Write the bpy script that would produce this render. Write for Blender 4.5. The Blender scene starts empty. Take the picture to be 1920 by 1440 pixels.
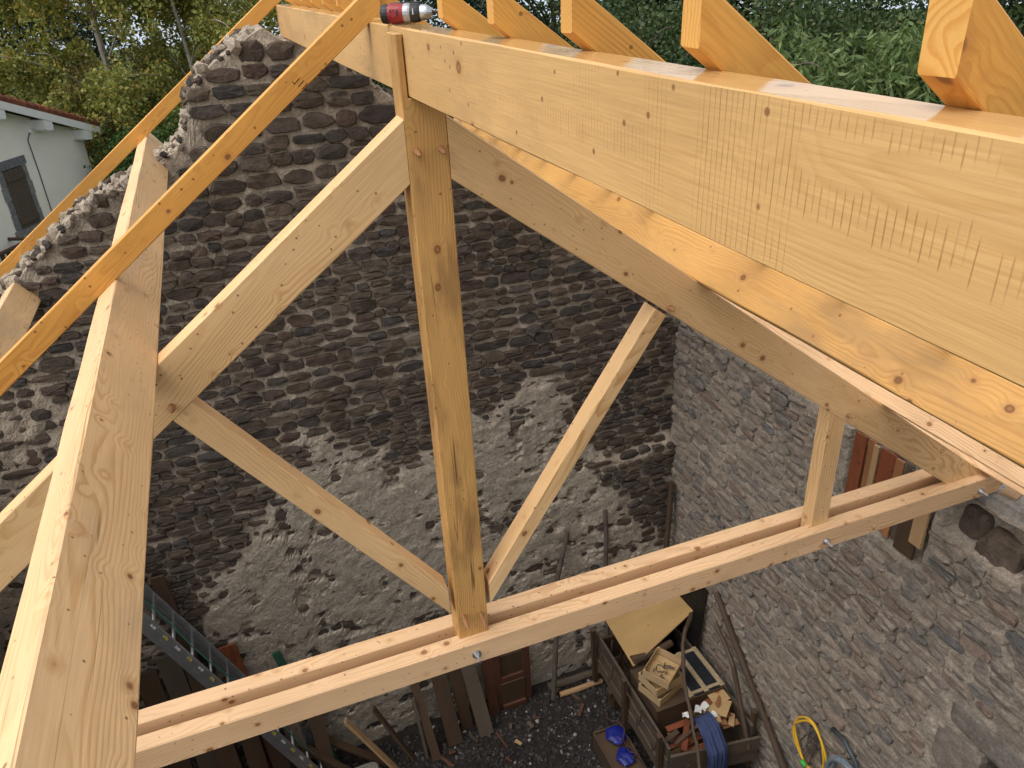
import bpy, bmesh, math, random
import numpy as np
from mathutils import Vector, Matrix, Quaternion
random.seed(7); RNG = np.random.default_rng(11)
R = math.radians
sc = bpy.context.scene
COL = sc.collection
# ------------------------------------------------------------------ camera
cam_d = bpy.data.cameras.new('camera'); cam = bpy.data.objects.new('camera', cam_d); COL.objects.link(cam)
yaw, pitch, roll = 0.34053, 0.48952, 0.05312
fw = Vector((math.sin(yaw)*math.cos(pitch), math.cos(yaw)*math.cos(pitch), -math.sin(pitch)))
rt = Vector((math.cos(yaw), -math.sin(yaw), 0)); dn = fw.cross(rt)
rt2 = math.cos(roll)*rt + math.sin(roll)*dn; dn2 = -math.sin(roll)*rt + math.cos(roll)*dn
M = Matrix.Identity(4)
for i in range(3):
    M[i][0] = rt2[i]; M[i][1] = -dn2[i]; M[i][2] = -fw[i]
M.translation = (-0.7367, -2.87, 7.98)
cam.matrix_world = M
cam_d.sensor_width = 36; cam_d.lens = 36*1456.9/1920; cam_d.clip_start = 0.05; cam_d.clip_end = 12000
sc.camera = cam
# ------------------------------------------------------------------ light: bright overcast
SUN = Vector((-0.50, -0.12, 0.86)).normalized()
w = bpy.data.worlds.new('World'); sc.world = w; w.use_nodes = True
nt = w.node_tree; nt.nodes.clear()
sky = nt.nodes.new('ShaderNodeTexSky'); sky.sky_type = 'NISHITA'; sky.sun_disc = False
sky.sun_elevation = math.asin(SUN.z); sky.sun_rotation = math.atan2(SUN.x, SUN.y)
sky.air_density = 1.0; sky.dust_density = 4.0; sky.ozone_density = 1.0
hs = nt.nodes.new('ShaderNodeHueSaturation'); hs.inputs['Saturation'].default_value = 0.13
bg = nt.nodes.new('ShaderNodeBackground'); bg.inputs['Strength'].default_value = 0.15
wo = nt.nodes.new('ShaderNodeOutputWorld')
nt.links.new(sky.outputs[0], hs.inputs['Color']); nt.links.new(hs.outputs[0], bg.inputs[0]); nt.links.new(bg.outputs[0], wo.inputs[0])
sl = bpy.data.lights.new('sun', 'SUN'); sl.energy = 0.75; sl.angle = R(80); sl.color = (1, 0.93, 0.84)
so = bpy.data.objects.new('sun', sl); COL.objects.link(so)
so.rotation_euler = SUN.to_track_quat('Z', 'Y').to_euler(); so.location = (-8, -4, 20)
sc.view_settings.view_transform = 'Standard'; sc.view_settings.look = 'None'
sc.view_settings.exposure = 0.72; sc.view_settings.gamma = 1.0; sc.view_settings.use_curve_mapping = False
sc.render.engine = 'CYCLES'
# ------------------------------------------------------------------ node helpers
class NM:
    def __init__(s, name):
        s.m = bpy.data.materials.new(name); s.m.use_nodes = True
        s.t = s.m.node_tree; s.t.nodes.clear()
        s.out = s.t.nodes.new('ShaderNodeOutputMaterial'); s.b = s.t.nodes.new('ShaderNodeBsdfPrincipled')
        s.t.links.new(s.b.outputs[0], s.out.inputs[0])
    def set(s, sock, v):
        if v is None: return
        if hasattr(v, 'is_output') or isinstance(v, bpy.types.NodeSocket): s.t.links.new(v, sock)
        elif isinstance(v, (tuple, list)) and len(v) == 3 and sock.type == 'RGBA': sock.default_value = (*v, 1)
        else: sock.default_value = v
    def new(s, ty, **kw):
        n = s.t.nodes.new(ty)
        for k, v in kw.items(): setattr(n, k, v)
        return n
    def math(s, op, a, b=None, c=None, clamp=False):
        n = s.new('ShaderNodeMath', operation=op, use_clamp=clamp)
        s.set(n.inputs[0], a); s.set(n.inputs[1], b)
        if c is not None: s.set(n.inputs[2], c)
        return n.outputs[0]
    def vm(s, op, a, b):
        n = s.new('ShaderNodeVectorMath', operation=op); s.set(n.inputs[0], a); s.set(n.inputs[1], b); return n.outputs[0]
    def comb(s, x, y, z):
        n = s.new('ShaderNodeCombineXYZ'); s.set(n.inputs[0], x); s.set(n.inputs[1], y); s.set(n.inputs[2], z); return n.outputs[0]
    def sep(s, v):
        n = s.new('ShaderNodeSeparateXYZ'); s.set(n.inputs[0], v); return n.outputs
    def noise(s, v, scale=1, detail=2, rough=.5, dist=0):
        n = s.new('ShaderNodeTexNoise'); s.set(n.inputs['Vector'], v); n.inputs['Scale'].default_value = scale
        n.inputs['Detail'].default_value = detail; n.inputs['Roughness'].default_value = rough; n.inputs['Distortion'].default_value = dist
        return n.outputs[0]
    def vor(s, v, scale=1, feature='F1'):
        n = s.new('ShaderNodeTexVoronoi', feature=feature); s.set(n.inputs['Vector'], v); n.inputs['Scale'].default_value = scale
        return n.outputs
    def sm(s, v, a, b):           # smoothstep a..b -> 0..1
        n = s.new('ShaderNodeMapRange', interpolation_type='SMOOTHSTEP'); s.set(n.inputs[0], v)
        n.inputs[1].default_value = a; n.inputs[2].default_value = b; return n.outputs[0]
    def mr(s, v, a, b, c, d):
        n = s.new('ShaderNodeMapRange'); s.set(n.inputs[0], v)
        for i, q in enumerate((a, b, c, d)): n.inputs[i+1].default_value = q
        return n.outputs[0]
    def mix(s, f, a, b, bt='MIX'):
        n = s.new('ShaderNodeMix', data_type='RGBA', blend_type=bt); s.set(n.inputs[0], f); s.set(n.inputs[6], a); s.set(n.inputs[7], b); return n.outputs[2]
    def ramp(s, f, stops):
        n = s.new('ShaderNodeValToRGB'); s.set(n.inputs[0], f); e = n.color_ramp.elements
        while len(e) < len(stops): e.new(.5)
        for i, (p, c) in enumerate(stops): e[i].position = p; e[i].color = (*c, 1)
        return n.outputs[0]
    def bump(s, h, strength=.3, dist=.01):
        n = s.new('ShaderNodeBump'); s.set(n.inputs['Height'], h); n.inputs['Strength'].default_value = strength; n.inputs['Distance'].default_value = dist
        s.t.links.new(n.outputs[0], s.b.inputs['Normal'])
    def obj(s): return s.new('ShaderNodeTexCoord').outputs['Object']
    def rnd(s): return s.new('ShaderNodeObjectInfo').outputs['Random']
    def isl(s): return s.new('ShaderNodeNewGeometry').outputs['Random Per Island']
    def fin(s, col, rough=.6, spec=.35, metal=0):
        s.set(s.b.inputs['Base Color'], col); s.set(s.b.inputs['Roughness'], rough)
        s.b.inputs['Specular IOR Level'].default_value = spec; s.b.inputs['Metallic'].default_value = metal
        return s.m

def wood(name, light, dark, knot=(.17, .065, .02), freq=105, con=.6, stain=None, stamt=.5, rough=.55, crack=0, kscale=9.5, saw=False, wet=False, halo=(.42, .2, .07), pith=.16, st0=.5):
    n = NM(name); v = n.obj(); rd = n.rnd()
    off = n.comb(n.math('MULTIPLY', rd, 37.0), n.math('MULTIPLY', rd, 11.3), n.math('MULTIPLY', rd, 23.7))
    v1 = n.vm('ADD', v, off); x, y, z = n.sep(v)
    k = n.vor(n.vm('MULTIPLY', v1, (.8, 1, 1)), kscale); kd = k[0]
    wn = n.new('ShaderNodeTexNoise'); n.set(wn.inputs['Vector'], n.vm('MULTIPLY', v1, (.55, 2.2, 2.2))); wn.inputs['Scale'].default_value = 1.3; wn.inputs['Detail'].default_value = 2
    wv = n.sep(wn.outputs[1])
    f2 = n.math('FRACT', n.math('MULTIPLY', rd, 7.31))
    yy = n.math('ADD', n.math('ADD', y, n.mr(rd, 0, 1, -pith, pith)), n.mr(wv[0], .2, .8, -.075, .075))
    zz = n.math('ADD', n.math('ADD', z, n.mr(f2, 0, 1, -.09, .09)), n.mr(wv[1], .2, .8, -.075, .075))
    r = n.math('SQRT', n.math('ADD', n.math('MULTIPLY', yy, yy), n.math('MULTIPLY', zz, zz)))
    kw = n.math('SUBTRACT', 1.0, n.sm(kd, .04, .42))
    r = n.math('ADD', r, n.math('MULTIPLY', kw, .016))
    fn = n.noise(n.vm('MULTIPLY', v1, (2.5, 24, 24)), 1, 2)
    r = n.math('ADD', r, n.math('MULTIPLY', fn, .007))
    fr = n.math('FRACT', n.math('MULTIPLY', r, float(freq)))
    line = n.math('MULTIPLY', n.sm(fr, .38, .86), n.math('SUBTRACT', 1.0, n.sm(fr, .90, 1.0)))
    cm = n.noise(n.vm('MULTIPLY', v1, (.7, 4, 4)), 1.2, 2)
    line = n.math('MULTIPLY', line, n.mr(cm, .36, .66, .03*con, 1.1*con))
    col = n.mix(line, light, dark)
    fib = n.noise(n.vm('MULTIPLY', v1, (7, 210, 210)), 1, 3)
    col = n.mix(1.0, col, n.ramp(fib, [(.25, (.86, .85, .83)), (.75, (1.05, 1.05, 1.05))]), 'MULTIPLY')
    big = n.noise(n.vm('MULTIPLY', v1, (1.1, 3.2, 3.2)), 1, 3)
    col = n.mix(1.0, col, n.ramp(big, [(.3, (.88, .86, .83)), (.7, (1.06, 1.05, 1.04))]), 'MULTIPLY')
    if stain:
        st = n.noise(n.vm('MULTIPLY', v1, (1.9, 6.5, 6.5)), 1.0, 4, .62)
        col = n.mix(n.math('MULTIPLY', n.sm(st, st0, st0+.24), stamt), col, stain)
    # pitch streaks
    ps = n.noise(n.vm('MULTIPLY', v1, (3.0, 30, 30)), 1, 1)
    col = n.mix(n.math('MULTIPLY', n.sm(ps, .72, .8), .45), col, halo)
    # knots: core, dark rim, orange halo
    ksz = n.mr(k[1], 0, 1, .6, 1.25) if False else 1.0
    kn = n.math('ADD', kd, n.math('MULTIPLY', n.math('SUBTRACT', fn, .5), .05))
    cell = n.sep(k[1])[0]
    nx = n.sep(n.new('ShaderNodeTexCoord').outputs['Normal'])[0]; endm = n.sm(n.math('ABSOLUTE', nx), .45, .6)
    kn = n.math('ADD', kn, endm)
    col = n.mix(n.math('MULTIPLY', endm, .55), col, n.mix(n.math('MULTIPLY', n.sm(fr, .35, .85), .7), tuple(c*1.0 for c in (light[0]*.98, light[1]*1.12, light[2]*1.5)), dark))
    kn = n.math('DIVIDE', kn, n.mr(cell, 0, 1, .42, 1.25))
    col = n.mix(n.math('MULTIPLY', n.math('SUBTRACT', 1.0, n.sm(kn, .1, .26)), .45), col, halo)
    col = n.mix(n.math('MULTIPLY', n.math('SUBTRACT', 1.0, n.sm(kn, .082, .125)), .88), col, knot)
    col = n.mix(n.math('MULTIPLY', n.math('SUBTRACT', 1.0, n.sm(kn, .02, .075)), .55), col, halo)
    pk = n.vor(n.vm('ADD', v1, (3.1, 1.7, 5.3)), kscale*2.3); pd = n.math('ADD', n.math('DIVIDE', pk[0], n.mr(n.sep(pk[1])[1], 0, 1, .2, .95)), endm)
    col = n.mix(n.math('MULTIPLY', n.math('SUBTRACT', 1.0, n.sm(pd, .10, .17)), .8), col, knot)
    h = n.math('ADD', n.math('MULTIPLY', line, -.4), n.math('MULTIPLY', fib, .5))
    if crack:
        cr = n.noise(n.vm('MULTIPLY', v1, (.55, 26, 26)), 1, 1)
        c2 = n.math('ABSOLUTE', n.math('SUBTRACT', cr, .5))
        cmk = n.sm(n.noise(n.vm('MULTIPLY', v1, (.9, 7, 7)), 1, 1), .56, .66)
        cl = n.math('MULTIPLY', n.math('MULTIPLY', n.math('SUBTRACT', 1.0, n.sm(c2, .002, .011)), cmk), float(crack))
        col = n.mix(cl, col, (.06, .035, .015)); h = n.math('SUBTRACT', h, n.math('MULTIPLY', cl, 2.0))
    if saw:
        # band-saw marks across the ridge face: x is the distance along the beam, z the height
        wob = n.math('MULTIPLY', n.noise(n.vm('MULTIPLY', v, (40, 1, 6)), 1, 2), .006)
        xs = n.math('ADD', x, wob)
        t = n.math('FRACT', n.math('MULTIPLY', xs, 75.0))
        ln = n.math('MULTIPLY', n.sm(t, .34, .46), n.math('SUBTRACT', 1.0, n.sm(t, .48, .60)))
        ln = n.math('MULTIPLY', ln, n.mr(n.noise(n.vm('MULTIPLY', v, (75, 0, 14)), 1, 2), .35, .6, .25, 1.0))
        def box(u, a, b, e): return n.math('MULTIPLY', n.sm(u, a-e, a+e), n.math('SUBTRACT', 1.0, n.sm(u, b-e, b+e)))
        rag = n.math('MULTIPLY', n.math('SUBTRACT', n.noise(n.vm('MULTIPLY', v, (75, 0, 0)), 1, 0), .5), .06)
        zr = n.math('ADD', z, rag)
        tot = None
        for (a, b, z0, z1, amp) in SAW:
            g = n.math('MULTIPLY', n.math('MULTIPLY', box(x, a, b, .006), box(zr, z0, z1, .006)), amp)
            tot = g if tot is None else n.math('MAXIMUM', tot, g)
        mk = n.math('MULTIPLY', ln, tot)
        side = n.math('SUBTRACT', 1.0, n.sm(n.math('ABSOLUTE', n.sep(n.new('ShaderNodeNewGeometry').outputs['Normal'])[2]), .4, .6))
        mk = n.math('MULTIPLY', mk, side)
        col = n.mix(n.math('MULTIPLY', mk, .7), col, (.24, .10, .03)); h = n.math('SUBTRACT', h, n.math('MULTIPLY', mk, 1.6))
        # fine sawn lines along the grain
        zl = n.math('FRACT', n.math('MULTIPLY', n.math('ADD', z, n.math('MULTIPLY', n.noise(n.vm('MULTIPLY', v, (6, 1, 20)), 1, 2), .006)), 120.0))
        zl = n.math('MULTIPLY', n.sm(zl, .55, .8), side)
        col = n.mix(n.math('MULTIPLY', zl, .09), col, (.3, .17, .06)); h = n.math('SUBTRACT', h, n.math('MULTIPLY', zl, .2))
    rg = n.mr(fib, .2, .8, rough-.07, rough+.08)
    if wet:
        up = n.sm(n.sep(n.new('ShaderNodeNewGeometry').outputs['Normal'])[2], .8, .95)
        rg = n.mix(up, rg, n.mr(big, .3, .7, .07, .14))
    n.bump(h, .13, .003)
    return n.fin(col, rg, .4)

# x along the ridge (local, centred at y = 0.1), z local (centred at 7.709)
SAW = [(-1.84, -1.77, -.115, .115, .7), (-2.10, -1.93, -.115, .115, 1.0), (-2.165, -2.112, -.115, .115, .9), (-2.44, -2.10, -.024, .022, 1.0), (-2.44, -2.11, .082, .106, .8),
       (-1.78, -1.04, -.03, .018, .75), (-0.98, -0.88, -.115, .115, .5), (-0.78, -0.72, -.115, .115, .35), (-1.30, -1.24, -.115, .115, .45), (-1.6, -1.48, .03, .115, .45), (-2.8, -2.46, -.04, .01, .9)]
MAT = {}
MAT['tie'] = wood('spruce_pale', (.71, .475, .275), (.49, .26, .11), con=.65, freq=80)
MAT['strut'] = wood('spruce_cream', (.715, .475, .245), (.52, .28, .10), con=.75, freq=75, stain=(.52, .29, .11), stamt=.4)
MAT['purlin'] = wood('spruce_weathered', (.71, .475, .255), (.51, .28, .10), con=.6, freq=85, stain=(.33, .25, .17), stamt=.4, crack=.8)
MAT['post'] = wood('spruce_brown', (.57, .325, .11), (.38, .185, .055), con=.85, freq=105, stain=(.22, .115, .045), stamt=.7, crack=.8, kscale=8, st0=.43)
MAT['ridge'] = wood('spruce_sawn', (.61, .375, .155), (.50, .28, .095), con=.45, freq=120, stain=(.38, .235, .11), stamt=.5, st0=.47, saw=True, wet=True, kscale=6.5)
MAT['orange'] = wood('fir_orange', (.63, .355, .115), (.48, .225, .055), con=.7, freq=85, stain=(.30, .19, .09), stamt=.55, kscale=8, st0=.46)
MAT['rafter'] = wood('fir_rafter', (.68, .34, .075), (.52, .21, .035), con=.7, freq=110, halo=(.42, .16, .04))
MAT['old'] = wood('old_brown_board', (.078, .048, .028), (.042, .025, .014), con=.8, freq=110, stain=(.05, .035, .025), stamt=.7, crack=1, knot=(.04, .02, .01), halo=(.08, .04, .02))
MAT['grey'] = wood('grey_weathered_board', (.105, .081, .06), (.056, .043, .031), con=.8, freq=110, stain=(.06, .05, .04), stamt=.7, crack=1, knot=(.05, .03, .02), halo=(.1, .06, .04))
MAT['red'] = wood('red_stained_board', (.21, .062, .024), (.12, .032, .014), con=.7, freq=110, stain=(.07, .025, .013), stamt=.5, knot=(.05, .02, .01), halo=(.14, .05, .02))
MAT['darkred'] = wood('dark_red_board', (.10, .042, .024), (.06, .024, .014), con=.6, freq=110, stain=(.04, .02, .013), stamt=.6, knot=(.03, .015, .01), halo=(.07, .03, .015))
MAT['tan'] = wood('tan_offcut', (.42, .27, .14), (.28, .155, .07), con=.6, freq=110, stain=(.2, .12, .06), stamt=.5)
MAT['peg'] = wood('peg_oak', (.30, .14, .06), (.19, .075, .03), con=.6, freq=200, kscale=3)
MAT['ply'] = wood('plywood', (.40, .255, .105), (.36, .22, .085), con=.25, freq=30, kscale=1.2, stain=(.3, .19, .08), stamt=.4)
MAT['crate'] = wood('poplar_crate', (.46, .31, .15), (.36, .22, .1), con=.4, freq=90, kscale=4, stain=(.2, .12, .06), stamt=.4)

def plain(name, col, rough=.6, metal=0, var=.15, scale=20, bump=.1, spec=.4):
    n = NM(name); v = n.obj(); q = n.noise(v, scale, 4, .6)
    c = n.mix(1.0, col, n.ramp(q, [(.25, (1-var,)*3), (.75, (1+var,)*3)]), 'MULTIPLY')
    if bump: n.bump(q, bump, .01)
    return n.fin(c, rough, spec, metal)

def stone_mat(name, cols, dirt, moss=0.0):
    n = NM(name); v = n.obj()
    geo = n.new('ShaderNodeNewGeometry')
    f = n.math('FRACT', n.math('ADD', geo.outputs['Random Per Island'], n.rnd()))
    stops = [(i/(len(cols)-1), c) for i, c in enumerate(cols)]
    c = n.ramp(f, stops); wp = geo.outputs['Position']
    a = n.noise(wp, 14, 5, .65); b = n.noise(wp, 75, 4, .65)
    c = n.mix(1.0, c, n.ramp(a, [(.25, (.62, .62, .62)), (.75, (1.32, 1.30, 1.26))]), 'MULTIPLY')
    c = n.mix(1.0, c, n.ramp(b, [(.3, (.72, .72, .72)), (.72, (1.25, 1.25, 1.25))]), 'MULTIPLY')
    d = n.noise(wp, 9, 6, .7)
    c = n.mix(n.math('MULTIPLY', n.sm(d, .58, .72), .75), c, dirt)
    n.bump(n.math('ADD', n.math('MULTIPLY', a, 1.0), n.math('MULTIPLY', b, .45)), .8, .02)
    return n.fin(c, .9, .2)
def mortar_mat(name, c0, c1, speck, coat=None):
    n = NM(name); wp = n.new('ShaderNodeNewGeometry').outputs['Position']
    a = n.noise(wp, 2.2, 5, .6); b = n.noise(wp, 28, 5, .7); c = n.noise(wp, 110, 3, .6)
    col = n.mix(n.sm(a, .35, .65), c0, c1)
    if coat:
        at_ = n.new('ShaderNodeAttribute'); at_.attribute_name = 'plaster'; col = n.mix(at_.outputs['Fac'], col, coat)
    col = n.mix(1.0, col, n.ramp(b, [(.28, (.58, .57, .56)), (.7, (1.22, 1.21, 1.19))]), 'MULTIPLY')
    col = n.mix(1.0, col, n.ramp(c, [(.3, (.8, .8, .8)), (.7, (1.15, 1.15, 1.15))]), 'MULTIPLY')
    sp = n.vor(wp, 42)[0]
    col = n.mix(n.math('MULTIPLY', n.math('SUBTRACT', 1.0, n.sm(sp, .1, .22)), .7), col, speck)
    d = n.noise(wp, 6, 6, .72)
    col = n.mix(n.math('MULTIPLY', n.sm(d, .56, .70), .6), col, speck)
    n.bump(n.math('ADD', b, n.math('MULTIPLY', c, .5)), .9, .02)
    return n.fin(col, .95, .15)
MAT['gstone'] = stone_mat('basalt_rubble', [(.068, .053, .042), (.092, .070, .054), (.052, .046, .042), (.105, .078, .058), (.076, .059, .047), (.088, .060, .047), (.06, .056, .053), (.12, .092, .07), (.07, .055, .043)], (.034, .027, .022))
MAT['wstone'] = stone_mat('grey_rubble', [(.22, .185, .15), (.28, .235, .19), (.17, .155, .14), (.235, .195, .16), (.28, .235, .195), (.21, .155, .125), (.20, .18, .16), (.25, .21, .17), (.13, .125, .125)], (.095, .078, .063))
MAT['gmortar'] = mortar_mat('lime_mortar_dark', (.36, .30, .235), (.45, .385, .31), (.10, .08, .063), (.40, .35, .285))
MAT['wmortar'] = mortar_mat('lime_mortar_pale', (.34, .295, .24), (.42, .365, .30), (.13, .105, .083))
MAT['concrete'] = mortar_mat('concrete_cap', (.42, .40, .37), (.36, .34, .31), (.2, .18, .16))
MAT['lintel'] = stone_mat('lintel_stone', [(.19, .17, .15), (.22, .19, .165), (.16, .15, .14)], (.12, .10, .085))
MAT['steel'] = plain('zinc_steel', (.55, .57, .6), .32, .9, .1, 60)
MAT['alu'] = plain('aluminium', (.40, .41, .42), .42, .75, .18, 12)
MAT['black'] = plain('black_rubber', (.018, .018, .02), .5)
MAT['dkmetal'] = plain('rusty_iron', (.07, .042, .03), .75, .3, .4, 30)
MAT['drill_red'] = plain('red_plastic', (.25, .018, .022), .4, 0, .08, 40, .03)
MAT['drill_black'] = plain('black_plastic', (.02, .02, .023), .5, 0, .1, 60, .05)
MAT['drill_grey'] = plain('grey_cast', (.36, .37, .39), .4, .6, .1, 60, .05)
MAT['white'] = plain('white_paint', (.72, .73, .74), .6, 0, .05, 8)
MAT['render'] = plain('lime_render', (.85, .82, .76), .9, 0, .07, 1.2, .05)
MAT['wood_shutter'] = wood('shutter_wood', (.115, .085, .06), (.065, .045, .032), con=.8, freq=90, knot=(.03, .02, .012), halo=(.07, .04, .02))
MAT['bluegrey'] = stone_mat('window_stone', [(.20, .20, .21), (.25, .25, .26), (.17, .18, .2)], (.14, .14, .14))
MAT['tile'] = stone_mat('clay_tile', [(.20, .07, .04), (.26, .095, .055), (.16, .06, .04), (.22, .09, .06)], (.09, .05, .035))
MAT['yellow'] = plain('yellow_hose', (.72, .42, .035), .35, 0, .1, 10, .02)
MAT['greenclip'] = plain('green_plastic', (.05, .42, .06), .4)
MAT['conduit'] = plain('grey_conduit', (.16, .19, .22), .4, 0, .15, 20)
MAT['rope'] = plain('green_rope', (.02, .16, .11), .7)
MAT['blue'] = plain('blue_tarp', (.006, .012, .16), .45, 0, .25, 14)
MAT['denim'] = plain('denim', (.035, .05, .12), .9, 0, .3, 22, .3)
MAT['tarp'] = plain('black_leather', (.016, .018, .022), .38, 0, .4, 16, .3)
MAT['strapboard'] = plain('tan_strap', (.33, .25, .15), .7, 0, .3, 25)
MAT['paper'] = plain('paper', (.62, .62, .60), .7, 0, .1, 20)
MAT['green'] = plain('green_painted_wood', (.02, .07, .04), .6, 0, .3, 12)
MAT['block'] = mortar_mat('concrete_block', (.34, .31, .27), (.28, .26, .23), (.15, .13, .11))
MAT['mark_white'] = plain('white_print', (.6, .6, .58), .6); MAT['mark_yellow'] = plain('yellow_print', (.6, .48, .06), .6)
MAT['pencil'] = plain('carpenter_pencil', (.07, .035, .015), .8)
MAT['earth'] = plain('dark_earth', (.022, .018, .016), .95, 0, .5, 6, .6, .2)
def gravel_mat():
    n = NM('gravel_stones'); f = n.isl()
    return n.fin(n.ramp(f, [(0, (.014, .013, .013)), (.5, (.03, .026, .025)), (.88, (.045, .037, .032)), (.965, (.10, .09, .08)), (.99, (.34, .31, .28))]), .7, .4)
MAT['gravel'] = gravel_mat()
def ground_mat():
    n = NM('meadow'); wp = n.new('ShaderNodeNewGeometry').outputs['Position']
    a = n.noise(wp, .25, 5, .6); b = n.noise(wp, 3, 5, .7)
    c = n.mix(n.sm(a, .4, .6), (.05, .085, .022), (.085, .10, .035))
    c = n.mix(1.0, c, n.ramp(b, [(.3, (.6, .6, .6)), (.7, (1.3, 1.3, 1.2))]), 'MULTIPLY'); n.bump(b, .8, .1)
    return n.fin(c, .95, .1)
MAT['meadow'] = ground_mat()
MAT['hazed_hills'] = plain('distant_hills', (.40, .46, .52), .95, 0, .15, .004, 0, .05)  # distance haze put into the pale blue-grey base colour
def leaf_mat(name, stops, trans=.35):
    n = NM(name); f = n.isl()
    c = n.ramp(f, stops)
    n.fin(c, .6, .3)
    tr = n.new('ShaderNodeBsdfTranslucent'); n.set(tr.inputs[0], n.mix(1.0, c, (1.25, 1.2, .7), 'MULTIPLY'))
    mx = n.new('ShaderNodeMixShader'); mx.inputs[0].default_value = trans
    n.t.links.new(n.b.outputs[0], mx.inputs[1]); n.t.links.new(tr.outputs[0], mx.inputs[2]); n.t.links.new(mx.outputs[0], n.out.inputs[0])
    return n.m
MAT['birch_leaf'] = leaf_mat('birch_leaves', [(0, (.12, .155, .04)), (.35, (.19, .215, .055)), (.7, (.26, .26, .07)), (.92, (.35, .31, .085)), (1, (.38, .24, .06))])
MAT['conifer_leaf'] = leaf_mat('conifer_needles', [(0, (.012, .026, .014)), (.6, (.022, .045, .022)), (1, (.04, .065, .03))], .1)
MAT['dark_leaf'] = leaf_mat('dark_leaves', [(0, (.025, .048, .018)), (.6, (.045, .08, .026)), (.9, (.07, .105, .035)), (1, (.11, .10, .04))], .25)
MAT['mid_leaf'] = leaf_mat('mid_green_leaves', [(0, (.035, .075, .018)), (.6, (.06, .12, .028)), (1, (.10, .15, .035))], .3)
MAT['light_leaf'] = leaf_mat('light_green_leaves', [(0, (.065, .11, .035)), (.6, (.11, .165, .055)), (1, (.19, .24, .10))], .3)
MAT['rust_leaf'] = leaf_mat('rust_leaves', [(0, (.07, .06, .025)), (.5, (.11, .085, .035)), (1, (.15, .10, .045))], .3)
MAT['bark'] = plain('bark', (.09, .07, .055), .9, 0, .4, 8, .5)
MAT['birch_bark'] = plain('birch_bark', (.26, .24, .20), .8, 0, .45, 6, .3)
# ------------------------------------------------------------------ object helpers
WM = {}
def link(o, parent=None, Mw=None):
    COL.objects.link(o); Mw = Mw or Matrix.Identity(4); WM[o] = Mw
    if parent is not None:
        o.parent = parent; o.matrix_basis = WM[parent].inverted() @ Mw
    else: o.matrix_basis = Mw
    return o
def tag(o, label=None, cat=None, group=None, kind=None):
    if label: o['label'] = label
    if cat: o['category'] = cat
    if group: o['group'] = group
    if kind: o['kind'] = kind
    return o
def thing(name, loc, label, cat, group=None):
    o = bpy.data.objects.new(name, None); o.empty_display_size = .1
    link(o, None, Matrix.Translation(Vector(loc))); return tag(o, label, cat, group)
def mesh_obj(name, V, F, mat, parent=None, smooth=False, Mw=None, center=True):
    V = np.asarray(V, float).reshape(-1, 3)
    if Mw is None:
        c = (V.min(0)+V.max(0))/2 if center else np.zeros(3)
        V = V-c; Mw = Matrix.Translation(Vector(c))
    me = bpy.data.meshes.new(name); me.from_pydata(V.tolist(), [], [list(map(int, f)) for f in F])
    me.materials.append(MAT[mat] if isinstance(mat, str) else mat)
    if smooth: me.polygons.foreach_set('use_smooth', [True]*len(me.polygons))
    me.update()
    return link(bpy.data.objects.new(name, me), parent, Mw)
def section(w_, h_, c):
    a, b = w_/2, h_/2
    return [(-a+c, -b), (a-c, -b), (a, -b+c), (a, b-c), (a-c, b), (-a+c, b), (-a, b-c), (-a, -b+c)]
def frame(p0, p1, side):
    p0, p1 = Vector(p0), Vector(p1); X = (p1-p0).normalized(); Y = Vector(side); Y = (Y-X*Y.dot(X)).normalized(); Z = X.cross(Y)
    Mw = Matrix.Identity(4)
    for i in range(3): Mw[i][0] = X[i]; Mw[i][1] = Y[i]; Mw[i][2] = Z[i]
    Mw.translation = (p0+p1)/2
    return Mw, (p1-p0).length
def timber(name, p0, p1, wy, hz, side, mat, parent=None, k0=(0, 0), k1=(0, 0), ch=.004, jit=.0012, step=.3, taper=1.0):
    """squared timber from p0 to p1; wy is its size along side, hz across; k0/k1 slant the end cuts (dx per y, dx per z)"""
    Mw, L = frame(p0, p1, side); n = max(2, int(L/step)+1)
    V = []; F = []; prof = section(wy, hz, ch)
    for i in range(n):
        u = i/(n-1); s = 1+(taper-1)*u
        for (y, z) in prof:
            k = k0 if i == 0 else k1
            dx = (k[0]*y+k[1]*z) if i in (0, n-1) else (k0[0]*y+k0[1]*z)*(1-u)+(k1[0]*y+k1[1]*z)*u
            V.append((-L/2+u*L+dx, y*s+random.uniform(-jit, jit), z*s+random.uniform(-jit, jit)))
    for i in range(n-1):
        for j in range(8):
            a = i*8+j; b = i*8+(j+1) % 8; F.append((a, a+8, b+8, b)[::-1])
    F.append(tuple(range(8))[::-1]); F.append(tuple(range((n-1)*8, n*8)))
    return mesh_obj(name, V, F, mat, parent, Mw=Mw)
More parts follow.
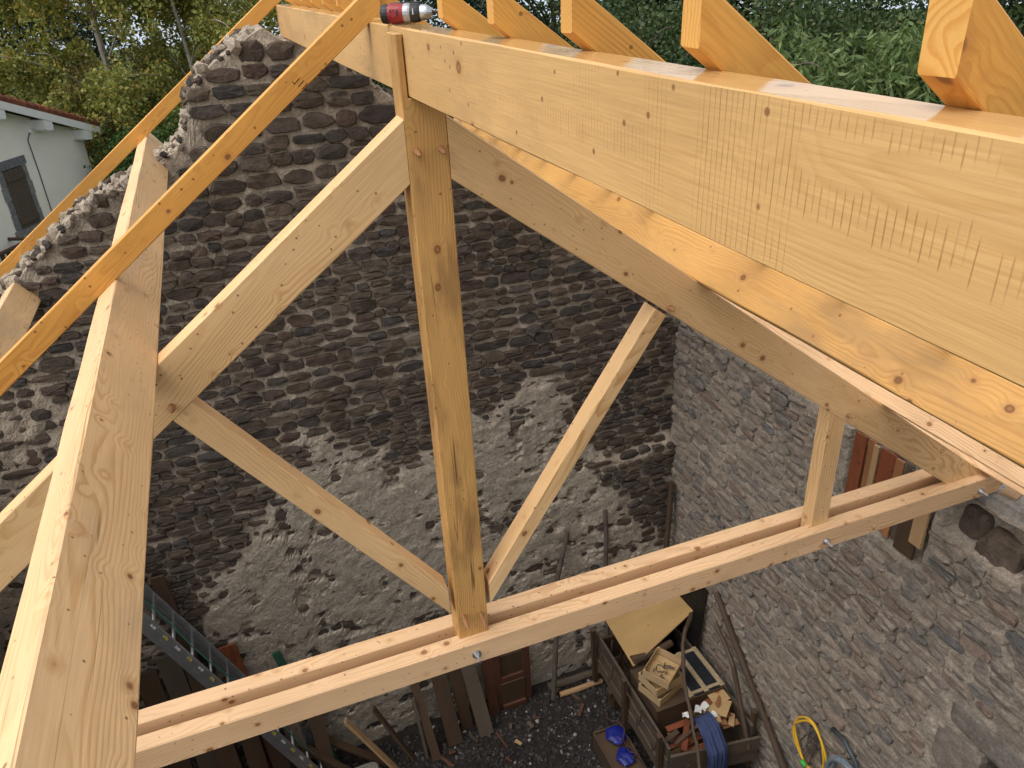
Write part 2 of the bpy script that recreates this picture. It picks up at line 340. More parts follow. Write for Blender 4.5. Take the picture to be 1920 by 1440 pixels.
class MB:
    def __init__(s): s.V = []; s.F = []
    def add(s, V, F):
        b = len(s.V); s.V += [tuple(v) for v in V]; s.F += [tuple(b+i for i in f) for f in F]
    def box(s, c, d, rot=None, ch=0.0):
        c = Vector(c); pts = []
        for z in (-1, 1):
            for y in (-1, 1):
                for x in (-1, 1):
                    p = Vector((x*d[0]/2, y*d[1]/2, z*d[2]/2)); pts.append(c+(rot @ p if rot else p))
        s.add(pts, [(0, 2, 3, 1), (4, 5, 7, 6), (0, 1, 5, 4), (2, 6, 7, 3), (0, 4, 6, 2), (1, 3, 7, 5)])
    def tube(s, pts, r, seg=10, cap=True):
        pts = [Vector(p) for p in pts]; n = len(pts); rr = r if isinstance(r, (list, tuple)) else [r]*n
        b = len(s.V); ref = None
        for i, p in enumerate(pts):
            t = (pts[min(i+1, n-1)]-pts[max(i-1, 0)]).normalized()
            if ref is None:
                ref = t.orthogonal().normalized()
            ref = (ref-t*ref.dot(t)).normalized(); q = t.cross(ref)
            for k in range(seg):
                a = 2*math.pi*k/seg; s.V.append(tuple(p+(ref*math.cos(a)+q*math.sin(a))*rr[i]))
        for i in range(n-1):
            for k in range(seg):
                a = b+i*seg+k; c = b+i*seg+(k+1) % seg; s.F.append((a, c, c+seg, a+seg))
        if cap:
            s.F.append(tuple(b+k for k in range(seg))[::-1]); s.F.append(tuple(b+(n-1)*seg+k for k in range(seg)))
    def build(s, name, mat, parent=None, smooth=False): return mesh_obj(name, s.V, s.F, mat, parent, smooth)
def board(name, p0, p1, wid, thk, side, mat, parent=None, **kw):
    return timber(name, p0, p1, wid, thk, side, mat, parent, ch=kw.pop('ch', .003), jit=kw.pop('jit', .002), **kw)
def dup(root, Mw, label=None):
    r = root.copy(); COL.objects.link(r); r.matrix_basis = Mw; WM[r] = Mw
    if label: r['label'] = label
    for ch in list(root.children):
        c = ch.copy(); COL.objects.link(c); c.parent = r
        for g in ch.children:
            d = g.copy(); COL.objects.link(d); d.parent = c
    return r
# value noise in numpy
_tab = RNG.random((64, 64, 64))
def vnoise(p):
    p = np.asarray(p, float); i = np.floor(p).astype(int); f = p-i; f = f*f*(3-2*f); i &= 63; j = (i+1) & 63
    x0, y0, z0 = i.T; x1, y1, z1 = j.T; fx, fy, fz = f.T
    def L(a, b, t): return a+(b-a)*t
    return L(L(L(_tab[x0, y0, z0], _tab[x1, y0, z0], fx), L(_tab[x0, y1, z0], _tab[x1, y1, z0], fx), fy),
             L(L(_tab[x0, y0, z1], _tab[x1, y0, z1], fx), L(_tab[x0, y1, z1], _tab[x1, y1, z1], fx), fy), fz)
def fbm(p, o=4):
    p = np.asarray(p, float); s = 0; a = .5
    for k in range(o): s = s+a*vnoise(p*2**k+k*7.3); a *= .5
    return s
def fb1(x, y=0, z=0, o=3): return float(fbm(np.array([[x, y, z]]), o)[0])
# ------------------------------------------------------------------ ground
def build_ground():
    rs = [0, 2, 4, 6, 9, 13, 18, 25, 35, 50, 70, 100, 150, 230, 350]
    V = []; F = []; n = 72
    for r in rs:
        for k in range(n):
            a = 2*math.pi*k/n; x = r*math.cos(a); y = r*math.sin(a)
            fall = max(0, r-38); z = -0.0012*fall**1.6 - .03 + (0.6*(fb1(x*.05, y*.05, 1)-.45) if r > 14 else 0)
            V.append((x, y, z))
    for i in range(len(rs)-1):
        for k in range(n):
            a = i*n+k; b = i*n+(k+1) % n; F.append((a, a+n, b+n, b))
    tag(mesh_obj('ground', V, F, 'meadow', smooth=True, center=False), kind='structure')
    V = []; F = []; rs = [300, 600, 1200, 2200, 3500, 5000, 8000]; hz = [-19, -22, -10, 15, 60, 90, 40]
    for r, h in zip(rs, hz):
        for k in range(n):
            a = 2*math.pi*k/n; V.append((r*math.cos(a), r*math.sin(a), h+(fb1(math.cos(a)*4, math.sin(a)*4, r*.001)-.45)*h*.9*(1 if h > 0 else .2)))
    for i in range(len(rs)-1):
        for k in range(n):
            a = i*n+k; b = i*n+(k+1) % n; F.append((a, a+n, b+n, b))
    tag(mesh_obj('distant_hills', V, F, 'hazed_hills', smooth=True, center=False), kind='structure')
build_ground()
# ------------------------------------------------------------------ rubble masonry
CAMI = cam.matrix_world.inverted(); FPX = 1456.9
def project(p):
    q = CAMI @ Vector(p)
    if q.z > -.1: return None
    return 960+FPX*q.x/-q.z, 720-FPX*q.y/-q.z, -q.z
def layout(s0, s1, t0, t1, hr, ar, rnd):
    """courses of irregular stones: list of (centre_s, centre_t, width, height)"""
    out = []; t = t0; ci = 0
    while t < t1:
        h = rnd.uniform(*hr); s = s0-rnd.uniform(0, .2)
        while s < s1:
            wd = h*rnd.uniform(*ar)
            if rnd.random() < .12: wd *= 1.5
            wav = .06*(fb1(s*.9, ci*.15, 3)-.5)*2
            if rnd.random() < .07 and h > hr[0]*1.2:
                k = rnd.uniform(.38, .62)
                out.append((s+wd/2, t+h*k/2+wav, wd, h*k)); out.append((s+wd/2+rnd.uniform(-.02, .02), t+h*(1+k)/2+wav, wd*rnd.uniform(.7, 1), h*(1-k)))
            else: out.append((s+wd/2, t+h/2+wav+rnd.uniform(-.008, .008), wd, h*rnd.uniform(.86, 1.06)))
            s += wd
        t += h; ci += 1
    return out
def stone_mesh(wd, h, p, gap, rnd, base):
    """irregular faceted stone in (s, t, out) space, centred on its own middle"""
    n = rnd.choice((8, 9, 10, 11, 12)); ex = rnd.uniform(2.8, 8); ph = rnd.uniform(0, 1)
    a, b = max(.02, wd/2-gap*.3), max(.015, h/2-gap); out = []
    for k in range(n):
        th = 2*math.pi*(k+ph+rnd.uniform(-.25, .25))/n; c, s = math.cos(th), math.sin(th)
        r = (abs(c)**ex+abs(s)**ex)**(-1/ex)*rnd.uniform(.87, 1.07)
        out.append((a*r*c, b*r*s))
    ta, tb = rnd.uniform(-.09, .09), rnd.uniform(-.16, .10); V = []; F = []
    for sc_, hh in ((1.0, base), (.985, p*.55), (.86, p)):
        for (x, y) in out:
            j = 1+rnd.uniform(-.05, .05) if sc_ < 1 else 1
            V.append((x*sc_*j, y*sc_*j, hh+((ta*x+tb*y)+rnd.uniform(-.006, .006) if sc_ < 1 else 0)))
    V.append((rnd.uniform(-.2, .2)*a, rnd.uniform(-.2, .2)*b, p+rnd.uniform(0, .012)))
    for i in range(2):
        for k in range(n):
            q = i*n+k; r_ = i*n+(k+1) % n; F.append((q, r_, r_+n, q+n))
    for k in range(n): F.append((2*n+k, 2*n+(k+1) % n, 3*n))
    return V, F
def masonry(root, stones, to_world, basis, off, mat, nmax, rnd, gapr=(.004, .013), protr=(.012, .038), skip=None, name='stone'):
    """stones: layout; basis: 3x3 columns s,t,out in world; off(s,t): thickness of the face there"""
    items = []
    for (s, t, wd, h) in stones:
        q = skip(s, t, wd, h)
        if q is None: continue
        sf, ex = q
        V, F = stone_mesh(wd*sf, h*sf, rnd.uniform(*protr)+ex, rnd.uniform(*gapr), rnd, -.05)
        c = to_world(s, t, off(s, t)); pr = project(c); vis = 0
        if pr and -20 < pr[0] < 1940 and -20 < pr[1] < 1460: vis = wd*h/(pr[2]**2)
        items.append((vis, c, V, F))
    items.sort(key=lambda i: -i[0])
    Bm = Matrix.Identity(4)
    for i in range(3):
        for j in range(3): Bm[i][j] = basis[j][i]
    allV = []; allF = []
    for k, (vis, c, V, F) in enumerate(items):
        if k < nmax and vis > 0:
            Mw = Matrix.Translation(Vector(c)) @ Bm
            mesh_obj(name, V, F, mat, root, Mw=Mw)
        else:
            b = len(allV)
            for v in V: allV.append(tuple(Vector(c)+Bm.to_3x3() @ Vector(v)))
            allF += [tuple(b+i for i in f) for f in F]
    if allV:
        o = mesh_obj('stonework', allV, allF, mat, root); o['kind'] = 'stuff'
def face_grid(ss, ztop, rows, to_world, out_fn, depth_dir, depth, toprows=6, topjit=.05):
    """wall core: front height field, rubble top and back as one sheet"""
    V = []; F = []; nc = len(ss); Z = [ztop(s) for s in ss]
    P = np.array([(s, v*Z[i], 0) for v in np.linspace(0, 1, rows) for i, s in enumerate(ss)])
    O = out_fn(P[:, 0], P[:, 1])
    for (s, t, _), o in zip(P, O): V.append(to_world(s, t, o))
    nr = rows
    for k in range(1, toprows+1):
        u = k/toprows
        for i, s in enumerate(ss):
            V.append(to_world(s, Z[i]+topjit*(fb1(s*7, u*4, 9)-.4)*2*(1-abs(2*u-1)*.5), -depth*u)); 
        nr += 1
    for i, s in enumerate(ss): V.append(to_world(s, 0, -depth))
    nr += 1
    for j in range(nr-1):
        for i in range(nc-1):
            a = j*nc+i; F.append((a, a+1, a+nc+1, a+nc))
    return V, F
# --- far gable
GX = [-3.95, -3.45, -2.47, -2.22, -2.1, -1.95, -1.69, -1.39, -1.0, -.90, -.85, -.70, -.44, -.225, -.10, .10, .3, .6, 3.4, 3.95]
GZ = [4.85, 5.25, 5.98, 6.19, 6.26, 6.40, 6.55, 6.69, 6.90, 7.02, 7.28, 7.43, 7.58, 7.70, 7.60, 7.60, 7.42, 7.18, 5.05, 4.7]
def gtop(s): return float(np.interp(s, GX, GZ))+.05*(fb1(s*6, 0, 2)-.45)
PX = [-3.5, -1.95, -1.8, -1.4, -1.07, -.75, -.5, -.1, .1, .5, .85, 1.0, 1.4, 1.7, 2.0, 2.2, 2.4, 2.7, 3.0, 3.45]
PZ = [0, .5, 2.7, 3.2, 3.6, 4.1, 4.15, 3.95, 3.78, 3.75, 3.9, 4.15, 4.28, 4.28, 4.15, 3.85, 3.35, 2.75, 2.1, 1.7]
def sstep(a, b, x): t = np.clip((x-a)/(b-a), 0, 1); return t*t*(3-2*t)
def plaster(S, Tt):
    S = np.asarray(S, float); Tt = np.asarray(Tt, float)
    nz = fbm(np.stack([S*2.2, Tt*2.2, np.full_like(S, 4.)], 1), 5)-.47
    m = sstep(-.30, .30, np.interp(S, PX, PZ)-Tt+nz*1.3)
    holes = fbm(np.stack([S*7, Tt*8, np.full_like(S, 8.)], 1), 4)
    return m*(1-.75*sstep(.55, .66, holes))
def gledge(S, Tt): return .10*sstep(2.05, 2.95, S+.5*(fbm(np.stack([np.asarray(S, float)*3, np.asarray(Tt, float)*3, np.full(np.shape(S), 3.)], 1), 3)-.45))*sstep(3.26, 3.10, Tt+.04*np.sin(S*9))
def gout(S, Tt):
    m = plaster(S, Tt)
    f = fbm(np.stack([S*11, Tt*11, np.full_like(S, 1.)], 1), 5)-.47
    sm_ = .030*sstep(-1.9, -2.3, S)*sstep(5.4, 5.0, Tt)
    return (-.006+f*.05)*(1-m)+m*(.040+f*.028)+gledge(S, Tt)+sm_
gw = lambda s, t, o: (s, 3.62-o, t)
root = thing('gable_wall', (0, 3.9, 0), 'tall dark rubble stone gable wall with broken sloping top and grey plaster patches low down', 'wall')
ss = np.arange(-3.95, 3.951, .027)
V, F = face_grid(ss, gtop, 285, gw, gout, None, .52)
gm = mesh_obj('mortar_core', V, F, 'gmortar', root)
PV = np.array(V); pa = plaster(PV[:, 0], PV[:, 2]); pa[PV[:, 1] > 3.75] = 0
at = gm.data.attributes.new('plaster', 'FLOAT', 'POINT'); at.data.foreach_set('value', pa.astype(np.float32))
def gskip(s, t, wd, h):
    if t+h*.45 > gtop(s) or s < -3.6 or s > 3.44: return None
    m = float(plaster([s], [t])[0])
    if m > .9 and random.random() < .6: return None
    if m > .5: return (random.uniform(.6, 1.0), 0)
    return (1.0, 0)
rg = random.Random(3)
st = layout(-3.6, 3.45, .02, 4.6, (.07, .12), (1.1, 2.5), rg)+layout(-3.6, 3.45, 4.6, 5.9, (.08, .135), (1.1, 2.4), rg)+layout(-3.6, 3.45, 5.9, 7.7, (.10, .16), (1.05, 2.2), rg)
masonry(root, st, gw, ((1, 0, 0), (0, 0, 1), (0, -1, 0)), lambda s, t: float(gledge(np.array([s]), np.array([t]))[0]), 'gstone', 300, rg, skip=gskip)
# loose rubble on the broken top
def lump(c, r, rnd, sq=(1, 1, 1)):
    ph = (1+5**.5)/2; B = [(-1, ph, 0), (1, ph, 0), (-1, -ph, 0), (1, -ph, 0), (0, -1, ph), (0, 1, ph), (0, -1, -ph), (0, 1, -ph), (ph, 0, -1), (ph, 0, 1), (-ph, 0, -1), (-ph, 0, 1)]
    Fi = [(0, 11, 5), (0, 5, 1), (0, 1, 7), (0, 7, 10), (0, 10, 11), (1, 5, 9), (5, 11, 4), (11, 10, 2), (10, 7, 6), (7, 1, 8), (3, 9, 4), (3, 4, 2), (3, 2, 6), (3, 6, 8), (3, 8, 9), (4, 9, 5), (2, 4, 11), (6, 2, 10), (8, 6, 7), (9, 8, 1)]
    q = Quaternion((rnd.gauss(0, 1), rnd.gauss(0, 1), rnd.gauss(0, 1), rnd.gauss(0, 1))).normalized()
    return [tuple(Vector(c)+(q @ Vector((v[0]*sq[0], v[1]*sq[1], v[2]*sq[2])))*r/1.9*rnd.uniform(.8, 1.15)) for v in B], Fi
mbm = MB(); mbs = MB()
for k in range(620):
    s = rg.uniform(-2.75, -.3) if k < 520 else rg.uniform(.1, 3.3); u = rg.uniform(-.02, .5)
    (mbm if rg.random() < .62 else mbs).add(*lump((s, 3.62+u, gtop(s)+rg.uniform(-.02, .03)), rg.choice((.02, .03, .035, .045, .06)), rg, (1.3, 1, .8)))
o = mbm.build('mortar_rubble', 'gmortar', root); o['kind'] = 'stuff'
o = mbs.build('stone_rubble', 'gstone', root); o['kind'] = 'stuff'
# --- right side wall (inner face x = 3.45); s runs along -y
XR = 3.45
rw = lambda s, t, o: (XR-o, -s, t)
def hole(S, Tt, y0, y1, z0, z1, e=.03):
    y = -np.asarray(S); return sstep(y0-e, y0+e, y)*sstep(y1+e, y1-e, y)*sstep(z0-e, z0+e, Tt)*sstep(z1+e, z1-e, Tt)
def rdeep(S, Tt):
    S = np.asarray(S, float); Tt = np.asarray(Tt, float)
    nz = fbm(np.stack([S*5, Tt*5, np.full_like(S, 2.)], 1), 3)-.45
    d = .16*hole(S+nz*.25, Tt+nz*.2, -.42, .13, 4.40, 4.70, .05)
    d = np.maximum(d, .10*hole(S, Tt, .24, 1.06, 3.98, 4.80, .02))
    d = np.maximum(d, .36*hole(S, Tt, -2.0, -.60, -1, 2.96, .012))
    return d
def rout(S, Tt):
    f = fbm(np.stack([S*10, Tt*10, np.full_like(S, 5.)], 1), 4)-.47
    g = fbm(np.stack([S*1.5, Tt*1.5, np.full_like(S, 6.)], 1), 2)-.4
    return .004+f*.06+g*.05-rdeep(S, Tt)
def rtop(s): return 4.70
root = thing('side_wall', (3.7, 0, 0), 'grey brown rubble stone side wall with flush pointing and a concrete capping', 'wall')
V, F = face_grid(np.arange(-3.62, 4.6, .034), rtop, 140, rw, rout, None, .5, topjit=.01)
mesh_obj('mortar_core', V, F, 'wmortar', root)
def rskip(s, t, wd, h):
    if t+h*.5 > 4.7: return None
    y = -s
    for dy in (-wd*.4, 0, wd*.4):
        if float(rdeep([s+dy], [t])[0]) > .02: return None
    if -2.2 < y < -.22 and 2.9 < t < 3.24: return None
    if -.64 < y < -.2 and t < 2.9 and t > .5: return None
    if .38 < y < 1.15 and .9 < t < 1.9 and random.random() < .3: return None
    return (1.0, 0.0)
st = layout(-3.55, 4.5, .02, 4.72, (.07, .125), (1.2, 2.7), rg)
masonry(root, st, rw, ((0, -1, 0), (0, 0, 1), (-1, 0, 0)), lambda s, t: 0.0, 'wstone', 300, rg, gapr=(.002, .012), protr=(.012, .034), skip=rskip)
# concrete capping, lintel, jamb stones, boulder in the broken corner
m = MB(); m.box((3.76, -2.0, 4.745), (.40, 4.3, .09)); m.box((3.77, 1.9, 4.745), (.40, 3.3, .09)); m.build('concrete_capping', 'concrete', root)
def rough_block(name, c, d, mat, parent, rnd, cuts=5, amp=.012):
    bm = bmesh.new(); bmesh.ops.create_cube(bm, size=1); bmesh.ops.subdivide_edges(bm, edges=bm.edges[:], cuts=cuts, use_grid_fill=True)
    V = []
    for v in bm.verts:
        p = np.array([v.co.x*d[0], v.co.y*d[1], v.co.z*d[2]])
        k = 1-.05*(abs(v.co.x*2)**6*abs(v.co.y*2)**6+abs(v.co.z*2)**6*abs(v.co.y*2)**6+abs(v.co.x*2)**6*abs(v.co.z*2)**6)
        q = np.array(c)+p*k; q += amp*2*np.array([fb1(*(q*6+i*9), 3)-.45 for i in range(3)]); V.append(q)
    F = [[v.index for v in f.verts] for f in bm.faces]; bm.free()
    return mesh_obj(name, V, F, mat, parent)
rough_block('lintel_stone', (3.60, -1.25, 3.08), (.36, 1.95, .25), 'lintel', root, rg, 8)
rough_block('jamb_stone', (3.60, -.43, 2.70), (.34, .38, .44), 'lintel', root, rg)
rough_block('jamb_stone', (3.62, -.42, 2.22), (.34, .36, .46), 'lintel', root, rg)
rough_block('jamb_stone', (3.60, -.44, 1.72), (.34, .38, .48), 'lintel', root, rg)
rough_block('fallen_stone', (3.60, -.24, 4.44), (.2, .30, .20), 'gstone', root, rg, 4, .07)
rough_block('fallen_stone', (3.63, .03, 4.52), (.18, .2, .17), 'gstone', root, rg, 4, .07)
# door leaf set back in the doorway
d = thing('doorway_panel', (3.78, -1.3, 0), 'dark grey metal door set back under the stone lintel', 'door')
m = MB(); m.box((3.765, -1.3, 1.45), (.03, 1.36, 2.9)); m.build('door_leaf', plain('door_metal', (.045, .05, .06), .45, .5, .1, 3), d)
for k in range(3):
    m = MB(); m.box((3.74, -.75-k*.42, 1.45), (.018, .05, 2.88)); m.build('door_rib', plain('door_rib_metal', (.16, .18, .21), .45, .6, .1, 3), d)
# --- left side wall (mirror, seen only from other positions)
root = thing('left_side_wall', (-3.7, 0, 0), 'grey rubble stone side wall under the left eave, beyond the ladder', 'wall')
lw = lambda s, t, o: (-3.45+o, s, t)
V, F = face_grid(np.arange(-4.6, 3.62, .06), lambda s: 4.75, 80, lw, lambda S, Tt: .004+(fbm(np.stack([S*10, Tt*10, np.full_like(S, 5.)], 1), 3)-.45)*.06, None, .5, topjit=.02)
mesh_obj('mortar_core', V, F, 'wmortar', root)
masonry(root, layout(-4.5, 3.55, .02, 4.7, (.08, .14), (1.2, 2.6), rg), lw, ((0, 1, 0), (0, 0, 1), (1, 0, 0)), lambda s, t: 0.0, 'wstone', 0, rg, gapr=(.003, .014), skip=lambda s, t, a, b: (1, 0))
# --- unseen wall added behind the camera to shade the floor, height set for light
root = thing('added_shade_wall', (0, -5, 0), 'added unseen rubble stone wall behind the camera, eave high, shading the floor and truss', 'wall')
nw = lambda s, t, o: (-s, -4.75+o, t)
V, F = face_grid(np.arange(-3.95, 3.96, .1), lambda s: 4.75, 60, nw, lambda S, Tt: .004+(fbm(np.stack([S*9, Tt*9, np.full_like(S, 5.)], 1), 3)-.45)*.06, None, .5, topjit=.03)
mesh_obj('mortar_core', V, F, 'gmortar', root)
masonry(root, layout(-3.5, 3.45, .02, 4.6, (.11, .17), (1.2, 2.4), rg), nw, ((-1, 0, 0), (0, 0, 1), (0, 1, 0)), lambda s, t: 0.0, 'gstone', 0, rg, skip=lambda s, t, a, b: (1, 0) if t+b < 4.74 else None)
# --- gravel floor
V = []; F = []; nx, ny = 40, 46
for j in range(ny):
    for i in range(nx):
        x = -3.44+6.88*i/(nx-1); y = -4.6+8.2*j/(ny-1); V.append((x, y, .004+.05*(fb1(x*1.5, y*1.5, 3)-.3)))
for j in range(ny-1):
    for i in range(nx-1): a = j*nx+i; F.append((a, a+1, a+nx+1, a+nx))
tag(mesh_obj('gravel_floor', V, F, 'earth', smooth=True), kind='structure')
m = MB()
for k in range(9000):
    x = rg.uniform(-1.2, 2.9); y = rg.uniform(1.0, 3.5)
    m.add(*lump((x, y, .012+.05*(fb1(x*1.5, y*1.5, 3, 2)-.3)), rg.choice((.010, .014, .014, .02, .028)), rg, (1.2, 1, .7)))
tag(m.build('gravel', 'gravel'), 'dark loose gravel with pale flecks on the floor', 'gravel', kind='stuff')
# ------------------------------------------------------------------ roof carpentry
TA = .752; A = math.atan(TA); cA, sA = math.cos(A), math.sin(A)
def cut(p0, p1, side, nrm):
    Mw, _ = frame(p0, p1, side); l = Mw.to_3x3().transposed() @ Vector(nrm); return (-l.y/l.x, -l.z/l.x)
def tcut(name, p0, p1, wy, hz, side, mat, parent, n0=None, n1=None, **kw):
    k0 = cut(p0, p1, side, n0) if n0 else (0, 0); k1 = cut(p0, p1, side, n1) if n1 else (0, 0)
    return timber(name, p0, p1, wy, hz, side, mat, parent, k0, k1, **kw)
truss = thing('roof_truss', (0, 0, 4.8), 'timber roof truss with brown king post, two sloping principals, braces and doubled tie beam', 'roof truss')
VX, HZ = (1, 0, 0), (0, 0, 1)
timber('tie_beam', (-3.62, -.010, 4.874), (3.62, -.010, 4.874), .09, .148, (0, 1, 0), 'tie', truss, ch=.006)
timber('tie_beam', (-3.62, .150, 4.874), (3.62, .150, 4.874), .09, .148, (0, 1, 0), 'tie', truss, ch=.006)
# king post: slotted head holding the ridge
prof = [(4.83, -.08), (4.83, .08), (7.79, .08), (7.79, .054), (7.592, .054), (7.592, -.054), (7.805, -.054), (7.805, -.08)]
bm = bmesh.new(); vs = [bm.verts.new((x-6.3, y, 0)) for x, y in prof]; f = bm.faces.new(vs)
ex = bmesh.ops.extrude_face_region(bm, geom=[f]); bmesh.ops.translate(bm, vec=(0, 0, .125), verts=[v for v in ex['geom'] if isinstance(v, bmesh.types.BMVert)])
bmesh.ops.recalc_face_normals(bm, faces=bm.faces[:]); bmesh.ops.bevel(bm, geom=bm.edges[:], offset=.0035, segments=1, affect='EDGES')
bm.verts.ensure_lookup_table(); V = [tuple(v.co) for v in bm.verts]; bm.verts.index_update(); F = [[v.index for v in f.verts] for f in bm.faces]; bm.free()
Mk = Matrix(((0, 1, 0, 0), (0, 0, 1, 0), (1, 0, 0, 6.3), (0, 0, 0, 1)))
mesh_obj('king_post', V, F, 'post', truss, Mw=Mk)
def on_slope(X, off):    # point at principal's top line, moved off along the slope normal
    s = 1 if X >= 0 else -1
    return Vector((X+s*sA*off, 0, 7.585-TA*abs(X)+cA*off))
for s in (1, -1):
    a = on_slope(s*.081, -.095); b = on_slope(s*3.50, -.095); a.y = b.y = .05
    a.x = s*.081; a.z = 7.585-TA*.081-.095/cA
    tcut('principal_rafter', a, b, .10, .19, (0, 1, 0), 'strut', truss, VX, HZ)
def brace(p, q, wd, perp, n1, depth, y0, nm):
    p, q, perp = Vector(p), Vector(q), Vector(perp); d = perp*(wd/2)
    a, b = p+d, q+d; a.y = b.y = y0+depth/2
    tcut(nm, a, b, depth, wd, (0, 1, 0), 'strut', truss, VX, n1)
brace((.070, 0, 5.211), (.995, 0, 6.578), .078, (.828, 0, -.56), (sA, 0, cA), .10, .004, 'brace')
brace((-.070, 0, 5.252), (-1.02, 0, 6.58), .10, (-.8132, 0, -.5816), (-sA, 0, cA), .10, .004, 'brace')
for s in (1, -1):
    tcut('strut_post', (s*2.193, .047, 4.85), (s*2.193, .047, 5.70), .122, .09, (1, 0, 0), 'strut', truss, None, (s*sA, 0, cA))
# oak pegs and bolts
def peg(x, z, y, ln, r=.011, tilt=(0, -1, -.12)):
    t = Vector(tilt).normalized(); p = Vector((x, y+.02, z)); m = MB()
    m.tube([p, p+t*(ln*.72), p+t*ln, p+t*(ln+.012)], [r, r, r*.7, r*.25], 8); m.build('peg', 'peg', truss)
peg(-.047, 7.412, 0, .075); peg(.045, 7.412, 0, .08); peg(-.050, 5.105, 0, .10); peg(.040, 5.09, 0, .105)
peg(1.07, 6.575, 0, .045, .013); peg(2.26, 5.70, 0, .045, .012); peg(-1.09, 6.585, 0, .05, .014)
for x, z in ((-.012, 4.870), (2.21, 4.858), (3.44, 4.855)):
    m = MB(); m.tube([(x, -.057, z), (x, -.061, z)], .024, 18); bo = m.build('bolt', 'steel', truss)
    m = MB(); m.tube([(x, -.061, z), (x, -.079, z)], .0145, 6); m.build('nut', 'steel', bo)
    m = MB(); m.tube([(x, -.079, z), (x, -.115, z)], .0085, 10); m.build('threaded_rod', 'steel', bo)
# ridge
rb = timber('ridge_beam', (-.001, -4.0, 7.709), (-.001, 4.2, 7.709), .098, .226, (-1, 0, 0), 'ridge', None, ch=.004, step=.25, jit=.0015)
tag(rb, 'long yellow sawn ridge beam with wet shiny top, slotted into the king post', 'ridge beam')
# purlins
def purlin(t, s, y0, y1, mat, wd=.112, h=.2155, z=0):
    e = on_slope(s*t, 0); nrm = Vector((s*sA, 0, cA)); d = Vector((s*cA, 0, -sA)); c = e+nrm*(h/2+.001)+d*(wd/2)
    return timber('purlin', (c.x, y0, c.z), (c.x, y1, c.z), wd, h, d, mat, None, ch=.005, step=.35, jit=.002)
tag(purlin(1.203, 1, -4.2, 4.1, 'orange'), 'orange fir purlin lying on the right principal just under the ridge beam', 'purlin')
tag(purlin(2.50, 1, -4.2, 4.1, 'tie'), 'pale middle purlin lying lower on the right principal', 'purlin')
tag(purlin(3.43, 1, -4.2, 4.1, 'tie', .10, .12), 'pale wall plate at the foot of the right principal above the concrete', 'wall plate')
tag(purlin(1.0926, -1, -4.2, 4.52, 'purlin'), 'broad pale purlin with split edge running over the left principal to the broken gable', 'purlin')
tag(purlin(2.2, -1, -4.2, 4.25, 'purlin'), 'weathered short looking purlin end resting low on the gable shoulder', 'purlin')
tag(purlin(3.43, -1, -4.2, 4.1, 'tie', .10, .12), 'wall plate over the left side wall at the foot of the left principal', 'wall plate')
# common rafters
def rafter(s, ya, yb, x0, x1, wd, dp, mat, lift=.001):
    nrm = Vector((s*sA, 0, cA))
    def P(X, y): return Vector((s*X, y, 7.854-TA*X))+nrm*(dp/2+lift)
    p, q = P(x0, ya+wd/2), P(x1, yb+wd/2); p.x = s*x0; p.z = 7.854-TA*x0+(dp/2+lift)/cA
    return tcut('common_rafter', p, q, wd, dp, (0, 1, 0), mat, None, VX, VX, ch=.003)
RL = {0: 'orange rafter with wide ringed end grain beside the light green drooping shrub', 1: 'orange rafter over the ridge just before the pale feathery shrub', 4: 'orange rafter whose end stands just past the drill bit', 6: 'orange rafter meeting the top of the left rafter behind the drill'}
for k in range(14):
    if k == 5: continue
    y = -2.224+.4685*k+random.uniform(-.006, .006)
    o = rafter(1, y, y, -.004, 3.95, .052, .078, 'rafter')
    tag(o, RL.get(k, 'orange fir common rafter bearing on the ridge and sloping down to the right eave'), 'rafter', 'rafters standing over the ridge')
o = rafter(1, -2.70, -2.70, -.004, 3.95, .052, .078, 'rafter'); tag(o, 'orange fir common rafter bearing on the ridge and sloping down to the right eave', 'rafter', 'rafters standing over the ridge')
r1 = rafter(-1, .545, .53, -.0, 3.95, .05, .092, 'rafter'); tag(r1, 'orange rafter with carpenter marks crossing over the broad left purlin beside the king post', 'rafter')
r2 = rafter(-1, 4.13, 4.42, 0, 3.95, .05, .10, 'rafter'); tag(r2, 'thin orange rafter along the broken gable top with birch leaves behind it', 'rafter')
# pencil strokes on the near rafter
M1 = WM[r1]; Xd = (M1.to_3x3() @ Vector((1, 0, 0)))
mk = MB()
def stroke(p, q, w_=.0035):
    p, q = Vector(p), Vector(q); d = (q-p); n_ = Vector((-d.z, 0, d.x)).normalized()*w_/2
    y = Vector((0, -.0006, 0)); mk.add([p-n_+y, q-n_+y, q+n_+y, p+n_+y], [(0, 1, 2, 3)])
bx, bz = -.385, 7.615; yf = .5438
for i in range(3):
    o_ = i*.014; stroke((bx+o_, yf, bz-o_*.75), (bx+.026+o_, yf, bz+.022-o_*.75))
stroke((bx, yf, bz), (bx-.004, yf, bz+.012))
mk.build('carpenter_mark', 'pencil', r1)
